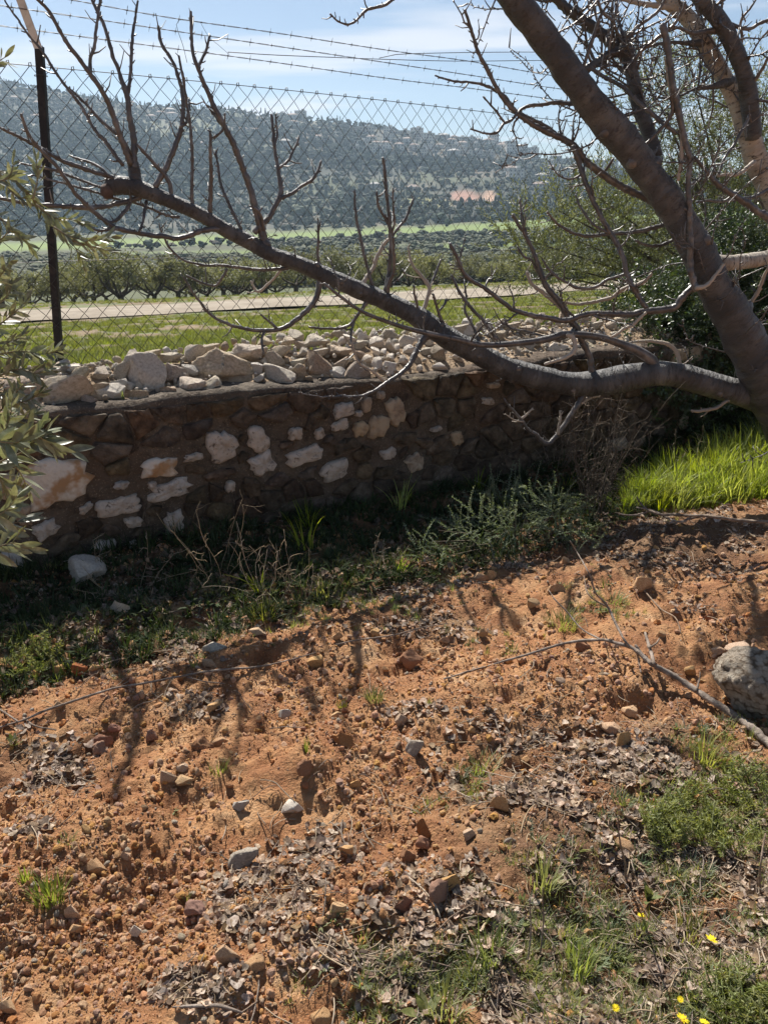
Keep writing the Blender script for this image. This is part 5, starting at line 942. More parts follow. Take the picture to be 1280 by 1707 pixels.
# ------------------------------------------------------------------ olive tree close by on the left: sprigs with separate leaves
olv = empty('olive_tree', (-2.0, 1.6, 0)); OO = np.array([-2.0, 1.6, 0]); tag(olv, 'olive tree at the left edge whose leafy sprigs hang over the wall', 'olive tree')
mb = MB(); P = smoothpath([(-2.0, 1.6, -.1), (-1.95, 1.62, .5), (-1.85, 1.7, 1.2), (-1.6, 1.9, 2.1)], .08); mb.tube(P-OO, np.linspace(.09, .03, len(P)), 12, rough=.2); mb.build('trunk', M['olivebark'], olv)
def leaf_me(seed, m, L=1, W=.15, bend=.18, fold=.25):
    r = np.random.default_rng(seed); n_ = 7; mb = MB(); V = []; Q = []; cup = r.uniform(-bend, bend); tw = r.uniform(-.5, .5)
    for i_ in range(n_):
        t = i_/(n_-1); w_ = W*(math.sin(math.pi*min(1, t*.96+.03))**.75)*(1-.15*t); z = cup*math.sin(t*math.pi*.6)*.6; a = tw*t; V += [(t*L, -w_*math.cos(a), z+fold*w_-w_*math.sin(a)), (t*L, 0, z), (t*L, w_*math.cos(a), z+fold*w_+w_*math.sin(a))]
    for i_ in range(n_-1):
        for k in range(2): Q.append((3*i_+k, 3*i_+k+1, 3*i_+4+k, 3*i_+3+k))
    mb.add(V, Q); return mb.mesh('leaf', m)
OLV = [leaf_me(k, M['oliveleaf']) for k in range(8)]
nleaf = [0]
def olive_sprig(pts, leafpx, Y, dens=1.0, z1=0, w_=3.0, sep=.035):
    """pts in px from stem to tip"""
    pts = np.array(pts, float); n_ = len(pts); C_ = smoothpath(np.array([at(a, b, Y+z1*i_/(n_-1)) for i_, (a, b) in enumerate(pts)]), .01); m_ = len(C_); mb = MB(); rr = np.linspace(w_, 1.0, m_)*pxm(C_[0])/2*1.3; mb.tube(C_-OO, rr, 5); st = mb.build('sprig', M['sprig'], olv)
    Ls = leafpx*pxm(C_[0]); step = max(1, int(Ls*.27/dens/.01)); ph = rng.uniform(0, 3)
    for i_ in list(range(2, m_-1, step))+[m_-1, m_-1]:
        T = C_[i_]-C_[max(0, i_-2)]; T /= np.linalg.norm(T); ph += 1.4
        for sgn in ((-1, 1) if i_ < m_-1 else (rng.choice([-1, 1]),)):
            u = np.array([math.cos(ph), .6*math.sin(ph*1.3), math.sin(ph)]); u -= T*(u@T); u /= np.linalg.norm(u); ang = rng.uniform(.35, 1.0) if i_ < m_-1 else rng.uniform(.0, .45)
            d = T*math.cos(ang)+u*sgn*math.sin(ang)+np.array([0, 0, rng.uniform(-.25, .15)]); d /= np.linalg.norm(d); nrm_ = rng.normal(size=3)+np.array([0, -.8, .6]); nrm_ -= d*(nrm_@d); nrm_ /= np.linalg.norm(nrm_); yv = np.cross(nrm_, d)
            s = Ls*rng.uniform(.7, 1.1)*(1 if i_ < m_-3 else .8); o = bpy.data.objects.new('leaf', OLV[int(rng.integers(8))]); sc.collection.objects.link(o); o.parent = st
            m4 = Matrix(((d[0], yv[0], nrm_[0]), (d[1], yv[1], nrm_[1]), (d[2], yv[2], nrm_[2]))).to_4x4()@Matrix.Diagonal((s, s*rng.uniform(.8, 1.15), s, 1)); m4.translation = Vector(C_[i_]-OO); o.matrix_local = m4; nleaf[0] += 1
SPR = [([(-30, 730), (20, 738), (60, 728), (95, 745), (112, 748)], 56, 1.45, 1.3), ([(-30, 800), (0, 770), (40, 752), (60, 730), (72, 708)], 45, 1.5, 1.2), ([(10, 760), (35, 790), (45, 815)], 42, 1.5, 1.2),
       ([(-40, 930), (-10, 915), (20, 905), (45, 912)], 58, 1.25, 1.3), ([(-40, 860), (-5, 860), (15, 845), (28, 830)], 52, 1.25, 1.3), ([(-40, 900), (0, 880), (30, 870)], 56, 1.3, 1.3), ([(-40, 700), (-5, 690), (20, 660), (40, 640)], 34, 1.8, 1.3),
       ([(-30, 640), (0, 625), (30, 615), (62, 622), (90, 610)], 34, 1.95, 1.3), ([(-40, 600), (0, 590), (35, 585), (70, 590), (95, 585)], 33, 2.0, 1.0), ([(-30, 560), (0, 540), (25, 520), (45, 500)], 30, 2.0, 1.0), ([(-30, 520), (0, 505), (18, 480), (10, 450)], 30, 2.0, .8),
       ([(-40, 660), (-5, 655), (35, 670), (70, 655)], 34, 1.9, 1.2), ([(-40, 780), (-5, 790), (10, 830)], 44, 1.4, 1.2), ([(-30, 700), (5, 705), (30, 700), (55, 690)], 36, 1.7, 1.1),
       ([(-20, 280), (0, 285), (25, 300), (50, 325), (70, 350), (95, 380), (125, 412), (140, 440)], 28, 2.15, .85), ([(-10, 270), (20, 320), (45, 330), (60, 318)], 26, 2.15, .9), ([(60, 340), (90, 362), (120, 365), (140, 372)], 28, 2.15, 1.0), ([(90, 378), (120, 395), (160, 400), (185, 395)], 28, 2.1, 1.1),
       ([(-20, 350), (10, 370), (35, 395), (52, 410)], 28, 2.1, .9), ([(-20, 300), (5, 300), (20, 285), (22, 265)], 28, 2.1, .9), ([(120, 400), (150, 410), (185, 418)], 26, 2.1, 1.0), ([(55, 330), (62, 300), (60, 260)], 26, 2.1, .6),
       ([(-30, 120), (-8, 105), (8, 95)], 34, 1.9, 1.2), ([(-30, 420), (0, 400), (20, 380)], 28, 2.1, .9), ([(-40, 480), (-10, 470), (15, 440)], 28, 2.0, .8), ([(-30, 570), (10, 572), (35, 560)], 30, 1.95, 1.1), ([(-30, 750), (-5, 740), (15, 700), (20, 670)], 38, 1.7, 1.1)]
for pts, lp, Y_, dn in SPR: olive_sprig(pts, lp*1.0, Y_, dn, rng.uniform(-.05, .08))
print('olive leaves', nleaf[0])

# ------------------------------------------------------------------ olive trees and the dark shrub on the right beyond the tree
def sprig_mesh(name, seed, m, n=22, L=.42, leaf=.045, wid=.007, up=.5, curve=.1):
    r = np.random.default_rng(seed); mb = MB(); V = []; Q = []; c = r.uniform(-curve, curve, 2)
    P = np.array([(c[0]*t*t*L*2, c[1]*t*t*L*2, t*L) for t in np.linspace(0, 1, 5)]); mb.tube(P, [.0028, .0024, .002, .0016, .001], 3)
    for k in range(n):
        t = .12+.88*k/n; b = np.array([c[0]*t*t*L*2, c[1]*t*t*L*2, t*L]); a = k*2.4+r.uniform(-.3, .3); d = np.array([math.cos(a), math.sin(a), up+r.uniform(-.2, .5)]); d /= np.linalg.norm(d); sdv = np.cross(d, r.normal(size=3)); sdv /= np.linalg.norm(sdv); l = leaf*r.uniform(.7, 1.2)*(1-.3*t)
        n0 = len(V); V += [b, b+d*l*.5-sdv*wid*.8, b+d*l, b+d*l*.5+sdv*wid*.8]; Q.append((n0, n0+1, n0+2, n0+3))
    mb.add(V, Q); return mb.mesh(name, m)
M['oliveleaf2'] = mat('dark_olive_leaf', [(.09, .105, .05), (.15, .165, .085), (.23, .245, .14)], 3, bump=0, transl=.3, vary=.3, hue=.012, rough=.45)  # darker leaf colour for the olive beyond the fence
OSP = [sprig_mesh('olive_spray', 700+k, M['oliveleaf2'], 26, .42, .055, .007, .9) for k in range(5)]
DSP = [sprig_mesh('dark_spray', 720+k, M['darkleaf'], 30, .24, .036, .009, .3) for k in range(5)]
def dirs_to_euler(D, roll):
    z = D/np.linalg.norm(D, axis=1)[:, None]; th = np.arccos(np.clip(z[:, 2], -1, 1)); ph = np.arctan2(z[:, 1], z[:, 0]); return np.c_[np.zeros(len(D)), th, ph]
def bushy(name_part, parent, O_, blobs_, n, templates, up=.9, smin=.7, smax=1.3):
    B = np.array(blobs_); wts = B[:, 3]**2; k = rng.choice(len(B), n, p=wts/wts.sum()); d = rng.normal(size=(n, 3)); d /= np.linalg.norm(d, axis=1)[:, None]; rr = rng.random(n)**.5
    P = B[k, :3]+d*rr[:, None]*B[k, 3:4]*np.array([1, 1, .9]); D = d*.9+np.array([0, 0, up])+rng.normal(size=(n, 3))*.35
    return scatter(name_part, P-O_, dirs_to_euler(D, 0), rng.uniform(smin, smax, n), rng.integers(0, len(templates), n), templates, parent=parent)
o2 = empty('olive_tree', (3.6, 7.9, .6)); O2 = np.array([3.6, 7.9, .6]); tag(o2, 'feathery olive tree beyond the fence behind the leaning trunk', 'olive tree')
BL = []
for px, py, rp, Y_ in [(1000, 330, 60, 7.2), (960, 400, 70, 7.2), (920, 440, 60, 7.0), (1040, 440, 80, 7.4), (1000, 380, 70, 7.6), (1100, 360, 90, 7.8), (1110, 250, 80, 7.8), (1090, 150, 55, 7.6), (1150, 180, 80, 8), (1190, 280, 90, 8), (1250, 250, 80, 8.2), (1275, 150, 50, 8.2), (1260, 350, 90, 8), (1180, 380, 90, 7.6), (1080, 460, 80, 7.2), (880, 400, 45, 6.9), (1150, 110, 40, 7.8), (1330, 300, 120, 8.2), (1330, 180, 80, 8.4), (1400, 380, 150, 8), (930, 350, 40, 7.0), (900, 455, 45, 6.9)]:
    p = at(px, py, Y_); BL.append((*p, rp*pxm(p)))
bushy('foliage', o2, O2, BL, 2700, OSP, .8, .55, 1.05)
mb = MB()
for b_ in BL[::1]:
    e = np.array(b_[:3]); P = smoothpath([O2+[0, 0, -.2], O2+[(e[0]-O2[0])*.3, (e[1]-O2[1])*.3, .5], (O2+e)/2+[0, 0, .1], e], .1); mb.tube(P-O2, np.linspace(.03, .004, len(P)), 6, rough=.3)
mb.build('trunk', M['olivebark'], o2)
ds = empty('evergreen_shrub', (3.5, 6.0, .2)); D0 = np.array([3.5, 6.0, .2]); tag(ds, 'dense dark glossy evergreen shrub behind the trunk above the big limb', 'shrub'); BL = []
for px, py, rp, Y_ in [(1120, 520, 55, 5.9), (1170, 500, 55, 6.0), (1090, 560, 50, 5.7), (1150, 570, 60, 5.8), (1080, 520, 45, 6.0), (1220, 440, 60, 6.2), (1260, 500, 60, 6.0), (1190, 590, 60, 5.7), (1270, 600, 70, 5.9), (1060, 600, 35, 5.6), (1320, 520, 90, 6), (1340, 640, 90, 5.9), (1240, 680, 60, 5.8), (1150, 650, 60, 5.6), (1220, 395, 40, 6.3), (1080, 650, 40, 5.5), (1030, 560, 30, 6.0)]:
    p = at(px, py, Y_); BL.append((*p, rp*pxm(p)))
bushy('foliage', ds, D0, BL, 2600, DSP, .3, .7, 1.2)
mb = MB()
for b_ in BL: e = np.array(b_[:3]); P = smoothpath([D0, (D0+e)/2+[0, 0, .1], e], .1); mb.tube(P-D0, np.linspace(.02, .005, len(P)), 4)
mb.build('stem', M['drystem'], ds)

# ------------------------------------------------------------------ dry brush, grey shrub, tall grass, weeds
def walk(p, d, L, n_, wob, up=.0):
    pts = [np.array(p, float)]; d = np.array(d, float); d /= np.linalg.norm(d)
    for k in range(n_): d = d+rng.normal(size=3)*wob+UP*up; d /= np.linalg.norm(d); pts.append(pts[-1]+d*L/n_)
    return np.array(pts)
def dry_bush(name, px, py, htpx, wpx, n, label, cat, m, yoff=0, fine=3, r0=.0035):
    b = at_g(px, py); b[1] += yoff; b[2] = gzs(b[0], b[1]); s_ = pxm(b); root = empty(name, b); mb = MB(); tw = MB()
    for k in range(n):
        a = rng.uniform(0, 6.28); sp = rng.random()**.7; d = np.array([math.cos(a)*sp*wpx/htpx, math.sin(a)*sp*wpx/htpx*.7, 1]); L = htpx*s_*rng.uniform(.55, 1.1); P = walk(np.array([math.cos(a)*.05, math.sin(a)*.05, -.01]), d, L, 7, .12); C_ = smoothpath(P, .04); mb.tube(C_, np.linspace(r0*rng.uniform(.6, 1.2), .001, len(C_)), 4)
        for q_ in range(fine):
            i_ = int(rng.uniform(.25, .95)*len(C_)); d2 = rng.normal(size=3)+UP*.5; P2 = walk(C_[i_], d2, L*rng.uniform(.12, .35), 4, .25); tw.tube(P2, np.linspace(.0016, .0007, len(P2)), 3)
            if rng.random() < .6: P3 = walk(P2[2], rng.normal(size=3)+UP*.3, L*.12, 3, .3); tw.tube(P3, np.linspace(.001, .0006, len(P3)), 3)
    mb.build('stem', m, root); o = tw.build('fine_twigs', m, root); o['kind'] = 'stuff'; tag(root, label, cat); return root
dry_bush('dry_shrub', 985, 858, 205, 95, 26, 'dead brown twiggy shrub standing under the big limb', 'shrub', M['drystem'], fine=8)
dry_bush('dry_shrub', 1010, 850, 185, 70, 14, 'thinner leafless shrub crowding the right side of the brown one', 'shrub', M['drystem'], .25, fine=7)
dry_bush('dry_shrub', 930, 812, 160, 90, 14, 'fine dead brush against the wall left of the brown shrub', 'shrub', M['stick'], .1, fine=6, r0=.0025)
for px, py, h_, w_, n_, lab in [(445, 1000, 150, 120, 9, 'spindly dry weed arching in front of the shaded wall'), (500, 1000, 110, 70, 7, 'dry branching stalks beside the green tuft at the shadow edge'), (360, 960, 130, 140, 8, 'thin bleached weed stems in the shade, nearest the white wall stones'), (210, 985, 110, 160, 9, 'tangle of hair-thin dry stems behind the shaded boulder'), (640, 950, 60, 80, 6, 'low dry stalks at the shadow edge'), (1120, 790, 90, 60, 6, 'dry stalk rising from the bright grass')]:
    dry_bush('dry_weed', px, py, h_, w_, n_, lab, 'weed', M['straw'], fine=4, r0=.0016)
GS = empty('grey_shrub', at_g(860, 905)); g0 = np.array(GS.location); tag(GS, 'low soft grey-green shrub on the bank, left of the dead brown shrub', 'shrub')
GSP = [sprig_mesh('grey_spray', 760+k, M['greyweed'], 34, .16, .016, .0042, .5, .5) for k in range(4)]
BL = []
for px, py, rp, dy in [(860, 880, 42, .05), (810, 885, 38, .05), (830, 845, 36, .15), (885, 840, 40, .15), (925, 860, 40, .05), (790, 850, 26, .2), (870, 818, 20, .3), (700, 925, 16, .0), (735, 915, 20, .0), (980, 900, 22, 0), (770, 900, 22, .05), (945, 890, 26, 0)]:
    gp = at_g(px, py+rp*.7); p = at(px, py, gp[1]+dy); BL.append((*p, rp*pxm(p)))
bushy('foliage', GS, g0, BL, 520, GSP, .4, .45, 1.1)
mb = MB()
for k in range(60): e = np.array(BL[k % len(BL)][:3])+rng.normal(size=3)*.05; P = smoothpath([g0+[(e[0]-g0[0])*.6, (e[1]-g0[1])*.6, -.02], (g0+e)/2, e], .05); mb.tube(P-g0, np.linspace(.003, .001, len(P)), 3)
mb.build('stem', M['drystem'], GS)
TG = [tuft_mesh('tall_tuft', 230+k, M['tallgrass'], 22, (.1, .33), .06, .0038, .85, 5, .75) for k in range(5)]
P_ = []
while len(P_) < 480:
    px = rng.uniform(1035, 1420); py = rng.uniform(np.interp(px, [1035, 1150, 1280, 1420], [805, 775, 748, 730]), np.interp(px, [1035, 1150, 1280, 1420], [852, 850, 835, 830])); p = at_g(px, py)
    if wst(p[0], p[1])[1] > -.08: continue
    P_.append(p-[0, 0, .01])
P_ = np.array(P_); n = len(P_); tp = topx(P_[:, 0], P_[:, 1], P_[:, 2])[0]
scatter('tall_green_grass', P_, np.c_[rng.uniform(-.15, .15, (n, 2)), rng.uniform(0, 6.28, n)], rng.uniform(.65, 1.15, n)*np.interp(tp, [1035, 1120, 1280, 1400], [.5, .8, 1.1, 1.1]), rng.integers(0, 5, n), TG)

def samp(n, blobl, thr=.0, x0=-320, x1=1720, y0_=850, y1_=1860, tmax=-.04, power=1.0, base=0., nsc=7, seed=0, clump=3):
    out_ = []; tot = 0
    while tot < n:
        px = rng.uniform(x0, x1, 6000); py = rng.uniform(y0_, y1_, 6000); v = (py-853.5)/F; u = (px-640)/F; k = CAMH/(sP+v*cP); x = u*k; y = (cP-v*sP)*k; t = wst(x, y)[1]
        d = np.clip(blobs(blobl, x, y)**power+base, 0, 1)*np.clip((fbm(x, y, nsc, 3, 91+seed)-.5)*clump+.6, 0, 1) if blobl else np.full(6000, 1.)*np.clip((fbm(x, y, nsc, 3, 91+seed)-.5)*clump+.6, 0.05, 1)
        ok = (t < tmax) & (rng.random(6000) < d-thr); out_.append(np.c_[x, y][ok]); tot += ok.sum()
    xy = np.vstack(out_)[:n]; return np.c_[xy, gz(xy[:, 0], xy[:, 1])]
def rz(n, tilt=.2): tilt = min(tilt, .36); return np.c_[rng.normal(size=(n, 2))*tilt, rng.uniform(0, 6.28, n)]
GT = [tuft_mesh('grass_tuft', 260+k, M['grass'], 14, (.03, .085), .02, .0016, .9, 3, .6) for k in range(5)]
WT_ = [tuft_mesh('weed_tuft', 280+k, M['weed'], 12, (.015, .04), .018, .0055, 1.3, 3, .8) for k in range(4)]
GWT = [tuft_mesh('grey_weed_tuft', 290+k, M['greyweed'], 20, (.02, .06), .03, .003, .8, 2, .5) for k in range(3)]
P_ = samp(4000, GRS, .03, seed=1, nsc=11, clump=5); n = len(P_); scatter('ground_weeds', P_-[0, 0, .004], rz(n, .15), rng.uniform(.22, .7, n), rng.choice(12, n, p=[.08]*5+[.08]*4+[.094, .093, .093]), GT+WT_+GWT)
# weeds at the wall foot, its shade worked into their dark colour
SHW = [tuft_mesh('shade_tuft', 300+k, M['shade_tinted_weed'], 16, (.03, .09), .03, .0022, .9, 3, .6) for k in range(4)]+[tuft_mesh('shade_weed', 310+k, M['shade_tinted_weed'], 14, (.02, .05), .025, .006, 1.2, 3, .8) for k in range(4)]
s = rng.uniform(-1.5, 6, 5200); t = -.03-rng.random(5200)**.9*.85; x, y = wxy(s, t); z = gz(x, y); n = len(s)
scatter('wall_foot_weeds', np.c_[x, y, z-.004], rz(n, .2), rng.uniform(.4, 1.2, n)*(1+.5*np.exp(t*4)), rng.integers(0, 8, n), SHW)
n = 12; s = rng.uniform(-1.4, 3.2, n); t = -.05-rng.random(n)*.75; x, y = wxy(s, t); scatter('wall_foot_stalks', np.c_[x, y, gz(x, y)], rz(n, .25), rng.uniform(.35, .9, n), rng.integers(0, 5, n), TG)

# ------------------------------------------------------------------ clods, grit, leaf litter, straw
CL = [mesh_np('clod', *rock(800+k, 2, 6, rough=.16, shape=(1, rng.uniform(.7, 1), rng.uniform(.55, .85))), M['clod'], False) for k in range(7)]+[mesh_np('pebble', *rock(830+k, 2, 9, rough=.05, shape=(1, .8, .65)), M[m]) for k, m in enumerate(['ostone', 'ostone', 'rstone', 'tstone'])]
P_ = samp(105000, None, seed=3, nsc=3.5, clump=2.0, y0_=880); n = len(P_); pe = rng.random(n); sz = .0021*(1-pe*.99)**-.55; sz = np.clip(sz*.9, .0018, .015)*(.7+.14*P_[:, 1]); lit = blobs(LIT, P_[:, 0], P_[:, 1]); keep = rng.random(n) > lit*.5
P_, sz = P_[keep], sz[keep]; n = len(P_); idx = np.where(rng.random(n) < .86, rng.integers(0, 7, n), rng.integers(7, 11, n)); scatter('soil_clods', P_+np.c_[np.zeros((n, 2)), sz*.15], rng.uniform(0, 6.28, (n, 3)), sz, idx, CL)
def litter_me(seed, m):
    r = np.random.default_rng(seed); a, b = 5, 4; V = []; cu = r.uniform(.4, 1.6)*r.choice([-1, 1]); cv = r.uniform(-1.2, 1.2); Wd = r.uniform(.32, .5)
    for i_ in range(a):
        for j_ in range(b):
            u = i_/(a-1); v = (j_/(b-1)-.5)*2*Wd*math.sin(math.pi*(.08+.86*u))**.8; V.append((u-.5, v+.06*r.normal()*(0 < i_ < a-1), cu*(v*v)*.9+cv*(u-.5)**2*.6+.04*r.normal()))
    Q = [(i_*b+j_, i_*b+j_+1, (i_+1)*b+j_+1, (i_+1)*b+j_) for i_ in range(a-1) for j_ in range(b-1)]; return mesh_np('dry_leaf', V, np.array(Q), m)
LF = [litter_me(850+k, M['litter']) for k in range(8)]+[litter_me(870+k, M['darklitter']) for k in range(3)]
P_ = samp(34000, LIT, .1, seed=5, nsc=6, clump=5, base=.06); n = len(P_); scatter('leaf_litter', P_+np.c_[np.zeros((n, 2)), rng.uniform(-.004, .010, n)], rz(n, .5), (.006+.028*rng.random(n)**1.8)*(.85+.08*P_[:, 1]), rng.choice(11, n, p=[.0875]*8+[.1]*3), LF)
s = rng.uniform(-1.5, 5, 3500); t = -.03-rng.random(3500)*.9; x, y = wxy(s, t); n = 3500; scatter('shaded_leaf_litter', np.c_[x, y, gz(x, y)+.008], rz(n, .5), rng.uniform(.02, .045, n), rng.integers(8, 11, n), LF)  # only dark leaves here, deepening the wall's shade by colour
ST = []
for k in range(6):
    mb = MB(); P = walk((0, 0, 0), (1, 0, 0), 1, 5, .16); P -= P.mean(0); mb.tube(smoothpath(P, .1), .011+.006*rng.random(), 4); ST.append(mb.mesh('straw_bit', M['straw'] if k < 3 else M['stick']))
P_ = samp(2600, LIT, .05, seed=6, base=.10); n = len(P_); scatter('straw_and_twiglets', P_+np.c_[np.zeros((n, 2)), rng.uniform(.002, .012, n)], rz(n, .15), rng.uniform(.03, .14, n), rng.integers(0, 6, n), ST)

# ------------------------------------------------------------------ stones lying on the soil
rockset('o', M['ostone'], 7, 4, rough=.05, cuts=17, cutd=(.3, .6)); rockset('r', M['rstone'], 6, 4, rough=.12, cuts=12, cutd=(.4, .7)); rockset('gg', M['gstone'], 3, 4, rough=.06, cuts=15, cutd=(.34, .62))
GL = [(96, 1107, 20, 20, 'o', 'yellowish stone at the end of the post shadow, by the leafy weeds'), (128, 1108, 28, 20, 'r', None), (138, 1116, 24, 18, 'o', 'pinkish stone lying right where the post shadow begins'), (161, 1119, 22, 14, 'o', None), (357, 1080, 44, 30, 'gg', 'big dull grey stone sitting on the red soil near the shadow edge'), (349, 1105, 27, 15, 'o', 'tan stone tucked below the big dull grey one'), (446, 1109, 20, 20, 'o', None),
 (171, 1222, 38, 24, 'r', 'flattish red-brown stone in the post shadow'), (166, 1247, 29, 26, 'r', 'rounded red-brown stone below the flattish one in the post shadow'), (252, 1222, 18, 26, 'r', None), (277, 1294, 31, 28, 'o', 'angular orange stone, left of the flat tan chip'), (308, 1306, 29, 14, 'o', 'flat tan chip beside the angular orange stone'), (305, 1278, 18, 18, 'o', None), (368, 1235, 28, 18, 'o', None), (354, 1180, 26, 14, 'o', None), (335, 1243, 34, 32, 'r', None), (403, 1342, 24, 18, 'gg', 'grey stone lying in a small hollow of the soil'), (473, 1192, 22, 20, 'gg', None), (202, 1022, 28, 26, 'gg', 'grey stone lying in the wall shade on the weeds'),
 (682, 1109, 41, 26, 'r', 'blocky red-brown stone above the bright central grass tuft'), (528, 1101, 29, 18, 'o', None), (805, 1056, 14, 15, 'o', None), (669, 1201, 23, 21, 'o', None), (690, 1246, 32, 26, 't', 'pale stone beside the grey dead leaves in the middle of the soil'), (486, 1336, 30, 20, 'w', 'whitish oval stone on bare soil, low in the middle'), (569, 1235, 37, 22, 'r', None), (562, 1190, 21, 14, 'o', None), (511, 1299, 27, 26, 'r', None), (590, 1306, 20, 13, 'o', None), (831, 1341, 32, 28, 'o', 'orange stone in the dark leafy hollow'), (428, 1052, 26, 16, 'o', None),
 (965, 1080, 28, 19, 'r', 'brown stone under the bent fallen stick'), (931, 1136, 20, 16, 'o', None), (1037, 1234, 30, 44, 'o', 'long upright brown-tan stone in the leaves, left of the rough boulder'), (1018, 1213, 30, 18, 'o', None), (971, 1251, 22, 22, 'o', None), (1232, 1086, 46, 32, 'o', 'large tan stone touching the top of the rough boulder'), (1197, 1084, 24, 16, 'o', None), (1052, 1167, 24, 19, 'o', None), (1067, 980, 34, 30, 'o', 'pointed triangular tan stone standing on the soil'), (800, 964, 24, 18, 'o', 'flat tan stone, left of a touching pair at the soil edge'), (817, 955, 20, 26, 'o', 'tan stone, right of a touching pair at the soil edge'), (928, 944, 17, 15, 'o', None), (941, 935, 14, 13, 'o', None), (924, 980, 27, 17, 'o', None),
 (161, 1441, 38, 30, 'o', 'tan wedge-shaped stone beside a dark leaf patch, low on the left'), (208, 1427, 16, 15, 'o', None), (121, 1523, 26, 30, 'o', 'orange slab standing on edge right of the green tuft, low on the left'), (128, 1550, 21, 17, 'o', None), (326, 1517, 31, 27, 'r', 'reddish block beside the matted dry stems'), (402, 1430, 50, 26, 't', 'wide tan stone half covered by grey dead leaves'), (379, 1593, 38, 32, 'o', 'round orange stone, largest of the low pair among clods'), (426, 1606, 31, 24, 'o', 'yellow round stone right of the orange one among clods'), (262, 1566, 16, 20, 'o', None), (229, 1552, 18, 18, 'w', 'small white chip on the soil, low on the left'), (15, 1678, 30, 28, 'o', 'orange stone in the bottom corner of the soil'), (54, 1377, 18, 11, 'o', None), (143, 1381, 21, 12, 'o', None),
 (706, 1380, 26, 34, 'r', 'topmost of the column of brown stones by the leaf litter'), (703, 1406, 22, 24, 'r', None), (676, 1425, 29, 26, 'r', None), (702, 1456, 21, 18, 'o', None), (743, 1468, 38, 29, 'o', 'yellowish rounded stone behind the lumpy red clod'), (732, 1490, 38, 34, 'r', 'lumpy reddish stone in front of the yellowish one'), (673, 1510, 34, 40, 'r', 'big lumpy red-brown clod at the centre of the stony patch'), (781, 1390, 24, 25, 'o', None), (580, 1427, 24, 18, 'o', None), (560, 1514, 26, 20, 'o', None), (650, 1588, 19, 22, 'o', None), (683, 1580, 19, 17, 'o', None), (536, 1695, 32, 24, 'o', 'orange stone cut by the lower edge of the picture, beside the broadleaf weed'), (785, 1564, 15, 16, 'r', None), (745, 1445, 17, 15, 'r', None),
 (979, 1553, 18, 19, 'o', 'rounded orange pebble among the grass blades'), (1212, 1616, 36, 24, 'o', 'flat orange stone touching the pale standing one, low on the right'), (1243, 1638, 30, 42, 't', 'pale stone standing on end, low on the right'), (1268, 1642, 30, 30, 'r', None), (1034, 1407, 34, 22, 'o', None), (1115, 1402, 26, 16, 'o', None), (1113, 1473, 26, 17, 'o', None), (1097, 1392, 20, 16, 'gg', None), (920, 1695, 40, 26, 'o', None), (1122, 1692, 30, 16, 'o', None), (849, 1401, 24, 20, 't', None), (100, 1180, 16, 14, 'o', None), (190, 1210, 20, 16, 'r', None), (625, 1060, 18, 12, 'o', None), (560, 1065, 18, 13, 'o', None), (740, 1075, 16, 12, 'o', None), (885, 1012, 22, 14, 'o', None), (1150, 1120, 20, 14, 'o', None), (1180, 1030, 18, 13, 'r', None), (1100, 1060, 16, 12, 'o', None)]
LMg = [(625, 1160, 'the bright central grass tuft'), (357, 1080, 'the big dull grey stone'), (150, 1200, 'the post shadow'), (1245, 1145, 'the rough boulder'), (1050, 1090, 'the forked fallen branch'), (85, 1500, 'the low left grass tuft'), (673, 1510, 'the big lumpy clod'), (960, 1030, 'the green patch in the soil'), (1067, 980, 'the triangular stone'), (400, 1590, 'the low orange stone pair'), (250, 1150, 'the long thin stick'), (905, 1460, 'the grass tuft among the leaves'), (1040, 1234, 'the long upright stone'), (690, 1246, 'the pale stone in mid soil'), (1243, 1638, 'the pale standing stone'), (805, 960, 'the touching pair of tan stones')]
KG = {'o': 'orange-tan', 'r': 'red-brown', 'gg': 'grey', 't': 'pale tan', 'w': 'whitish'}
L = []; gs = []
def ground_rock(px, py, w_, h_, key, sinkf=.2):
    p = at_g(px, py+h_*.32); s_ = pxm(p); hw = h_*s_; o = put_rock('stone', key, p+np.array([0, 0, hw*(.5-sinkf)]), w_*s_*1.12, hw*1.15, w_*s_*rng.uniform(.6, .9), rng.uniform(-14, 14), yaw=rng.uniform(-.5, .5)); return o
for px, py, w_, h_, key, lab in GL:
    gs.append((ground_rock(px, py, w_, h_, key), px, py, w_, key, lab)); L.append((px, py, w_))
k = 0
while k < 42:
    px, py = rng.uniform(0, 1280), rng.uniform(960, 1700); w_ = rng.choice([9, 11, 13, 16, 20], p=[.3, .28, .2, .14, .08])*(.8+.35*(py-960)/740)
    p = at_g(px, py)
    if wst(p[0], p[1])[1] > -.75 or not clear(px, py, w_*1.4, L): continue
    if rng.random() > .3+.9*fbm(np.array([p[0]]), np.array([p[1]]), 2.5, 2, 77)[0]: continue
    L.append((px, py, w_)); key = rng.choice(['o', 'r', 't'], p=[.6, .33, .07]); gs.append((ground_rock(px, py, w_, w_*rng.uniform(.6, .9), key), px, py, w_, key, None)); k += 1
for o, px, py, w_, key, lab in gs:
    lab = lab or rel_label(px, py, w_, KG[key], 'stone', LMg, seen) or 'small %s stone lying on the tilled red soil' % KG[key]; tag(o, lab, 'stone', 'stones lying on the tilled soil')
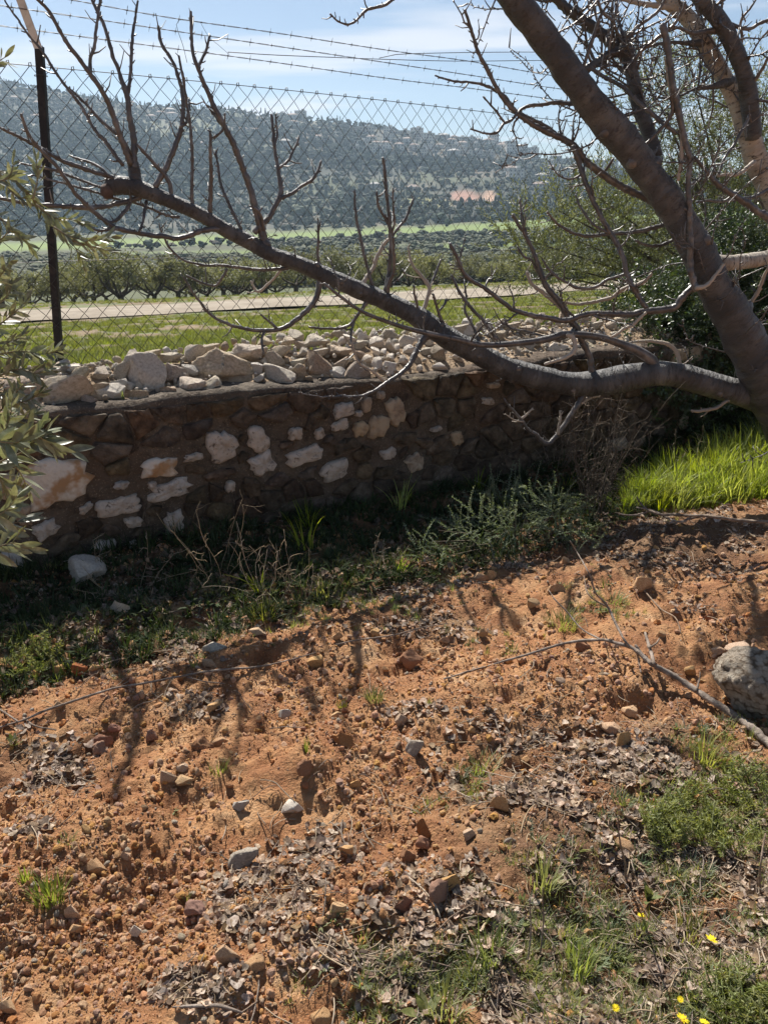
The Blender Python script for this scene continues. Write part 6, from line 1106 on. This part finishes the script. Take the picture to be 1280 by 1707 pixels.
# the rough boulder at the right and the shaded one at the wall foot
v, f = rock(901, 5, 5, rough=.03); v = v*(1+.09*np.clip(noise3(v, 3, 3), -1, 1)+.16*np.abs(noise3(v, 6, 5))+.02*noise3(v, 34, 8))[:, None]
p = at_g(1262, 1205); s_ = pxm(p); o = mk('boulder', mesh_np('boulder', v, f, M['conglomerate']), None, p+np.array([.02, .09, 58*s_*.78])); o.scale = (68*s_, 62*s_, 60*s_); tag(o, 'pitted pale conglomerate boulder at the right edge of the soil', 'boulder')
p = at_g(138, 990); s_ = pxm(p); v, f = rock(902, 4, 8, rough=.06); o = mk('boulder', mesh_np('boulder', v, f, M['gstone']), None, p+np.array([0, .06, 24*s_*.8])); o.scale = (34*s_, 30*s_, 27*s_); tag(o, 'rounded grey boulder in the shade at the foot of the wall', 'boulder')

# ------------------------------------------------------------------ fallen branches and sticks
def fallen(name, polys, label, lift=0):
    b = at_g(*polys[0][1][0][:2]); root = empty(name, b)
    for nm, pts, lf in polys:
        Q_ = []
        for i_, (px, py, wd) in enumerate(pts):
            l_ = lf[i_] if isinstance(lf, (list, tuple)) else lf; g_ = at_g(px, py)
            if l_ > .015:           # raised off the ground: same pixel, nearer and higher
                d = ray(px, py); k = (CAMH-g_[2]-l_)/-d[2]; g_ = np.array([d[0]*k, d[1]*k, g_[2]+l_])
            else: g_ = g_+[0, 0, l_]
            Q_.append([*g_, wd*pxm(g_)/2])
        C_ = smoothpath(np.array(Q_), .012); mb = MB(); P = C_[:, :3]+np.cumsum(rng.normal(size=(len(C_), 3)), 0)*.0004; mb.tube(P-b, C_[:, 3]*(.6+.22*rng.random(len(C_))), 7, rough=.25); mb.build(nm, M['stick'], root)
    tag(root, label, 'branch'); return root
fallen('fallen_branch', [('limb', [(740, 1138, 4), (800, 1119, 5), (880, 1090, 6), (950, 1071, 7), (1002, 1067, 8), (1030, 1074, 9), (1055, 1082, 9), (1085, 1107, 12), (1120, 1126, 13), (1156, 1150, 15), (1185, 1170, 16), (1212, 1187, 19), (1250, 1215, 19), (1300, 1260, 19)], [.01, .015, .04, .06, .07, .07, .07, .07, .06, .05, .05, .04, .03, .02]),
 ('side_branch', [(1085, 1107, 10), (1068, 1090, 9), (1058, 1075, 6)], .08), ('side_branch', [(1090, 1108, 9), (1084, 1085, 9), (1078, 1068, 7), (1074, 1055, 5)], .08), ('side_branch', [(1050, 1080, 7), (1040, 1066, 6), (1026, 1040, 6), (1014, 1015, 6), (1002, 1000, 5), (991, 989, 4), (984, 965, 4), (976, 947, 3), (962, 922, 3), (950, 902, 2)], [.07, .09, .13, .17, .2, .22, .26, .3, .33, .36]),
 ('side_branch', [(1000, 1066, 5), (970, 1050, 4), (945, 1022, 4), (925, 1000, 3), (915, 985, 2)], [.07, .08, .1, .12, .13]), ('side_branch', [(1012, 1012, 4), (990, 1000, 3), (978, 985, 3), (973, 960, 2)], [.17, .18, .19, .2]), ('side_branch', [(1062, 1085, 6), (1064, 1100, 5), (1068, 1122, 3)], [.07, .05, .02]), ('side_branch', [(1160, 1152, 7), (1166, 1135, 4), (1168, 1120, 3)], [.05, .07, .09]), ('side_branch', [(1082, 1080, 6), (1095, 1072, 4), (1100, 1064, 3)], .09)], 'forked grey dead branch lying on the soil towards the rough boulder')
fallen('fallen_branch', [('limb', [(1280, 870, 8), (1231, 867, 8), (1200, 862, 8), (1175, 859, 8), (1150, 858, 7), (1122, 856, 7), (1100, 856, 6), (1077, 846, 5), (1066, 834, 4), (1062, 826, 3)], [.14]*10), ('side_branch', [(1175, 859, 6), (1149, 865, 7), (1138, 870, 6), (1122, 868, 5), (1105, 860, 5), (1085, 852, 4), (1062, 848, 3)], [.14, .12, .11, .11, .12, .13, .14]), ('side_branch', [(1085, 852, 4), (1060, 858, 4), (1040, 858, 3), (1025, 854, 2)], .12)], 'bleached fallen branch lying below the bright tall grass')
fallen('stick', [('stem', [(-30, 1222, 6), (30, 1204, 5), (79, 1184, 6), (150, 1161, 6), (195, 1148, 5), (240, 1141, 5), (311, 1129, 5), (350, 1122, 5), (397, 1118, 5), (440, 1113, 4), (480, 1103, 3), (525, 1090, 2)], .022), ('side_twig', [(30, 1204, 5), (12, 1192, 4), (0, 1184, 4), (-20, 1172, 3)], .022), ('side_twig', [(40, 1203, 5), (60, 1216, 4), (95, 1222, 3)], .012), ('side_twig', [(311, 1129, 4), (340, 1136, 3), (375, 1140, 2)], .02)], 'long thin brown stick lying across the soil and the post shadow')
fallen('stick', [('stem', [(560, 1075, 3), (600, 1066, 4), (650, 1060, 4), (700, 1048, 3), (745, 1040, 2)], .02)], 'thin dry stick along the dark furrow behind the central grass tuft')
fallen('stick', [('stem', [(1070, 995, 3), (1100, 1020, 4), (1125, 1045, 3), (1135, 1062, 2)], .012)], 'straight bleached stalk right of the triangular stone')
fallen('stick', [('stem', [(290, 1690, 4), (330, 1686, 8), (370, 1688, 9), (405, 1695, 6)], .015)], 'dark bark strip at the lower edge below the orange stone pair')
fallen('stick', [('stem', [(1030, 740+620, 3), (1034, 1400, 4), (1044, 1440, 5), (1046, 1466, 5)], [.32, .25, .1, .0])], 'thin dark upright stalk among the dead leaves, tallest on the right')
fallen('stick', [('stem', [(1276, 1390, 4), (1268, 1440, 5), (1266, 1470, 5), (1268, 1500, 5)], [.2, .12, .05, 0])], 'dark upright stalk at the right edge of the leaf patch')
for (a, b, c, d, lab) in [(882, 1500, 876, 1612, 'thin dark stalk left of the orange pebble'), (905, 1480, 900, 1605, 'bent dark stalk beside the grass tuft in the leaves')]:
    fallen('stick', [('stem', [(a, b, 3), ((a+c)/2+4, (b+d)/2, 4), (c, d, 4)], [.16, .08, 0])], lab)

# ------------------------------------------------------------------ countable tufts, broadleaf weeds and yellow flowers
def tuft(px, py, wpx, hpx, n_, m, label, wid=.0018, lean=.8, cat='grass tuft', group='grass tufts in the tilled soil'):
    p = at_g(px, py); s_ = pxm(p); me = tuft_mesh('grass_tuft', int(px*7+py), m, n_, (hpx*s_*.5, hpx*s_*1.2), wpx*s_*.32, wid, lean*wpx/max(hpx, 1)*.5, 4, .55); o = mk('grass_tuft', me, None, p-np.array([0, 0, .003])); tag(o, label, cat, group)
for a in [(624, 1168, 48, 24, 90, 'bright green grass tuft in the centre of the soil'), (570, 1180, 28, 14, 40, 'small bluish-green tuft left of the bright central one'), (715, 1172, 16, 16, 20, 'small thin tuft right of the bright central one'), (512, 1258, 14, 34, 12, 'few upright blades growing from the soil by the red clod'), (940, 1045, 70, 30, 110, 'wide grassy patch in the soil behind the bent stick'), (1020, 1005, 60, 20, 80, 'low bright grass beside the triangular stone'), (853, 1085, 34, 18, 40, 'pale grass tuft beside the fallen stick end'), (85, 1508, 74, 46, 110, 'big bushy tuft low on the left'), (42, 1472, 32, 30, 40, 'smaller tuft just behind the big bushy one on the left'), (325, 1112, 24, 16, 26, 'green sprout left of the big dull grey stone'), (365, 1290, 46, 26, 34, 'thin pale tuft by the angular orange stone'), (800, 1290, 70, 40, 80, 'straggly tuft at the edge of the dark leaf hollow'), (790, 1335, 44, 30, 30, 'pale drooping tuft below the straggly one'), (1175, 1270, 90, 50, 120, 'thick grass clump left of the rough boulder'), (905, 1480, 84, 55, 90, 'green grass clump among the dead leaves'), (115, 1405, 50, 22, 30, 'sparse grass left of the wedge-shaped stone'), (310, 1500, 30, 26, 16, 'few curling blades above the reddish block'), (1150, 1570, 80, 60, 60, 'long-bladed grass between the yellow flowers'), (820, 1600, 90, 60, 70, 'loose long-bladed grass left of the orange pebble'), (960, 1620, 80, 70, 60, 'long fine grass below the orange pebble'), (740, 1690, 100, 70, 60, 'broad-bladed green clump at the lower edge'), (440, 1030, 60, 34, 60, 'tuft in the sunlit strip below the dry weed'), (540, 990, 60, 34, 60, 'bright tuft at the shadow edge beside the dry stalks'), (120, 1100, 50, 30, 40, 'tall blades at the shadow edge beside the yellowish stone')]:
    tuft(*a[:5], M['grass'], a[5], .0015 if a[2] < 60 else .0019)
def broad(px, py, rpx, n_, label, m=None, up=.5):
    p = at_g(px, py); s_ = pxm(p); root = empty('broadleaf_weed', p); L_ = rpx*s_
    me = leaf_me(int(px), m or M['weed'], 1, .2, .35, .2)
    for k in range(n_):
        a = k*2.4; o = mk('leaf', me, root); s = L_*rng.uniform(.7, 1.1); o.scale = (s, s, s); o.rotation_euler = (rng.uniform(-.3, .3), -rng.uniform(up*.4, up*1.3), a)
    tag(root, label, 'weed', 'broadleaf weeds')
broad(24, 1245, 22, 7, 'small bright rosette weed at the left edge of the soil', up=.9); broad(1080, 1505, 34, 9, 'broadleaf rosette above the topmost yellow flower', up=1.0); broad(710, 1690, 46, 10, 'large pointed-leaf weed at the lower edge', up=.9); broad(1165, 1590, 24, 8, 'small rosette beside the double yellow flower', up=.8); broad(605, 1650, 26, 6, 'small leafy sprout beside the litter, low in the middle', up=.7); broad(865, 1545, 30, 7, 'pale rosette at the edge of the grass clump', up=.5); broad(290, 1352, 12, 6, 'tiny bluish rosette on bare soil')
M['petal'] = mat('yellow_petal', [(.75, .6, .02), (.85, .72, .04)], 8, bump=0, transl=.4); M['flowerheart'] = mat('flower_heart', [(.6, .4, .02), (.75, .5, .03)], 20, bump=.3)
for px, py, rp, lab in [(1069, 1527, 8, 'yellow flower right of the orange pebble, above the others'), (1186, 1567, 13, 'largest yellow flower, beside the small rosette'), (1026, 1681, 8, 'yellow flower, leftmost of those at the lower edge'), (1138, 1699, 13, 'wide yellow flower at the lower edge'), (1134, 1667, 7, 'small dull yellow flower above the wide one'), (1180, 1367, 5, 'tiny yellow flower among the ferny weeds'), (1174, 1705, 10, 'yellow flower cut by the lower edge, right of the wide one')]:
    g_ = at_g(px, py+18); s_ = pxm(g_); h_ = .035; d = ray(px, py); k = (CAMH-g_[2]-h_)/-d[2]; c = np.array([d[0]*k, d[1]*k, g_[2]+h_]); root = empty('yellow_flower', c); mb = MB(); mb.tube(smoothpath([g_-c, (g_-c)*.5+[.004, 0, .004], (0, 0, -.001)], .01), .0008, 4); mb.build('stem', M['weed'], root)
    v, f = ico(2); mb = MB(); mb.add(v*rp*s_*.3*np.array([1, 1, .5]), None, f); mb.build('flower_heart', M['flowerheart'], root); pm = leaf_me(3, M['petal'], 1, .2, .1, .1)
    for k in range(13):
        o = mk('petal', pm, root, (0, 0, .0005*(k % 2))); s = rp*s_*.85; o.scale = (s, s*1.1, s); o.rotation_euler = (0, rng.uniform(-.35, .05), k*6.283/13)
    root.rotation_euler = (.35, rng.uniform(-.3, .3), rng.uniform(0, 3)); tag(root, lab, 'flower', 'yellow wild flowers')
# a fern-like weed patch and the green shoot on the wall
FW = [sprig_mesh('ferny_spray', 780+k, M['grass'], 30, .07, .02, .002, .2, .6) for k in range(3)]
for px, py, n_, rp, lab in [(1150, 1358, 34, 40, 'ferny bright green weed patch right of the litter'), (1240, 1320, 30, 50, 'lighter leafy weed patch below the rough boulder'), (1110, 1390, 30, 25, 'small ferny weed left of the tiny yellow flower'), (60, 1105, 20, 30, 'low leafy green weeds at the shadow edge on the left'), (1215, 1405, 26, 45, 'spreading weeds around the tiny yellow flower'), (1240, 1690, 60, 50, 'clover-like weeds in the lower right corner')]:
    c = at_g(px, py); s_ = pxm(c); root = empty('weed_patch', c); n = n_*3; r_ = rng.random(n)**.6*rp*s_; a = rng.uniform(0, 6.28, n); x, y = c[0]+r_*np.cos(a), c[1]+r_*np.sin(a)*.9; D = np.c_[np.cos(a)*.7, np.sin(a)*.7, np.full(n, .8)]+rng.normal(size=(n, 3))*.3
    scatter('foliage', np.c_[x, y, gz(x, y)]-c, dirs_to_euler(D, 0), rng.uniform(.5, 1.1, n), rng.integers(0, 3, n), FW, parent=root); tag(root, lab, 'weeds', 'patches of leafy weeds')
p = at_pile(207, 668); me = tuft_mesh('green_shoot', 5, M['grass'], 7, (.03, .09), .012, .003, .6, 4, .3); tag(mk('green_shoot', me, None, p), 'single green shoot growing on the wall top among the stones', 'weed')
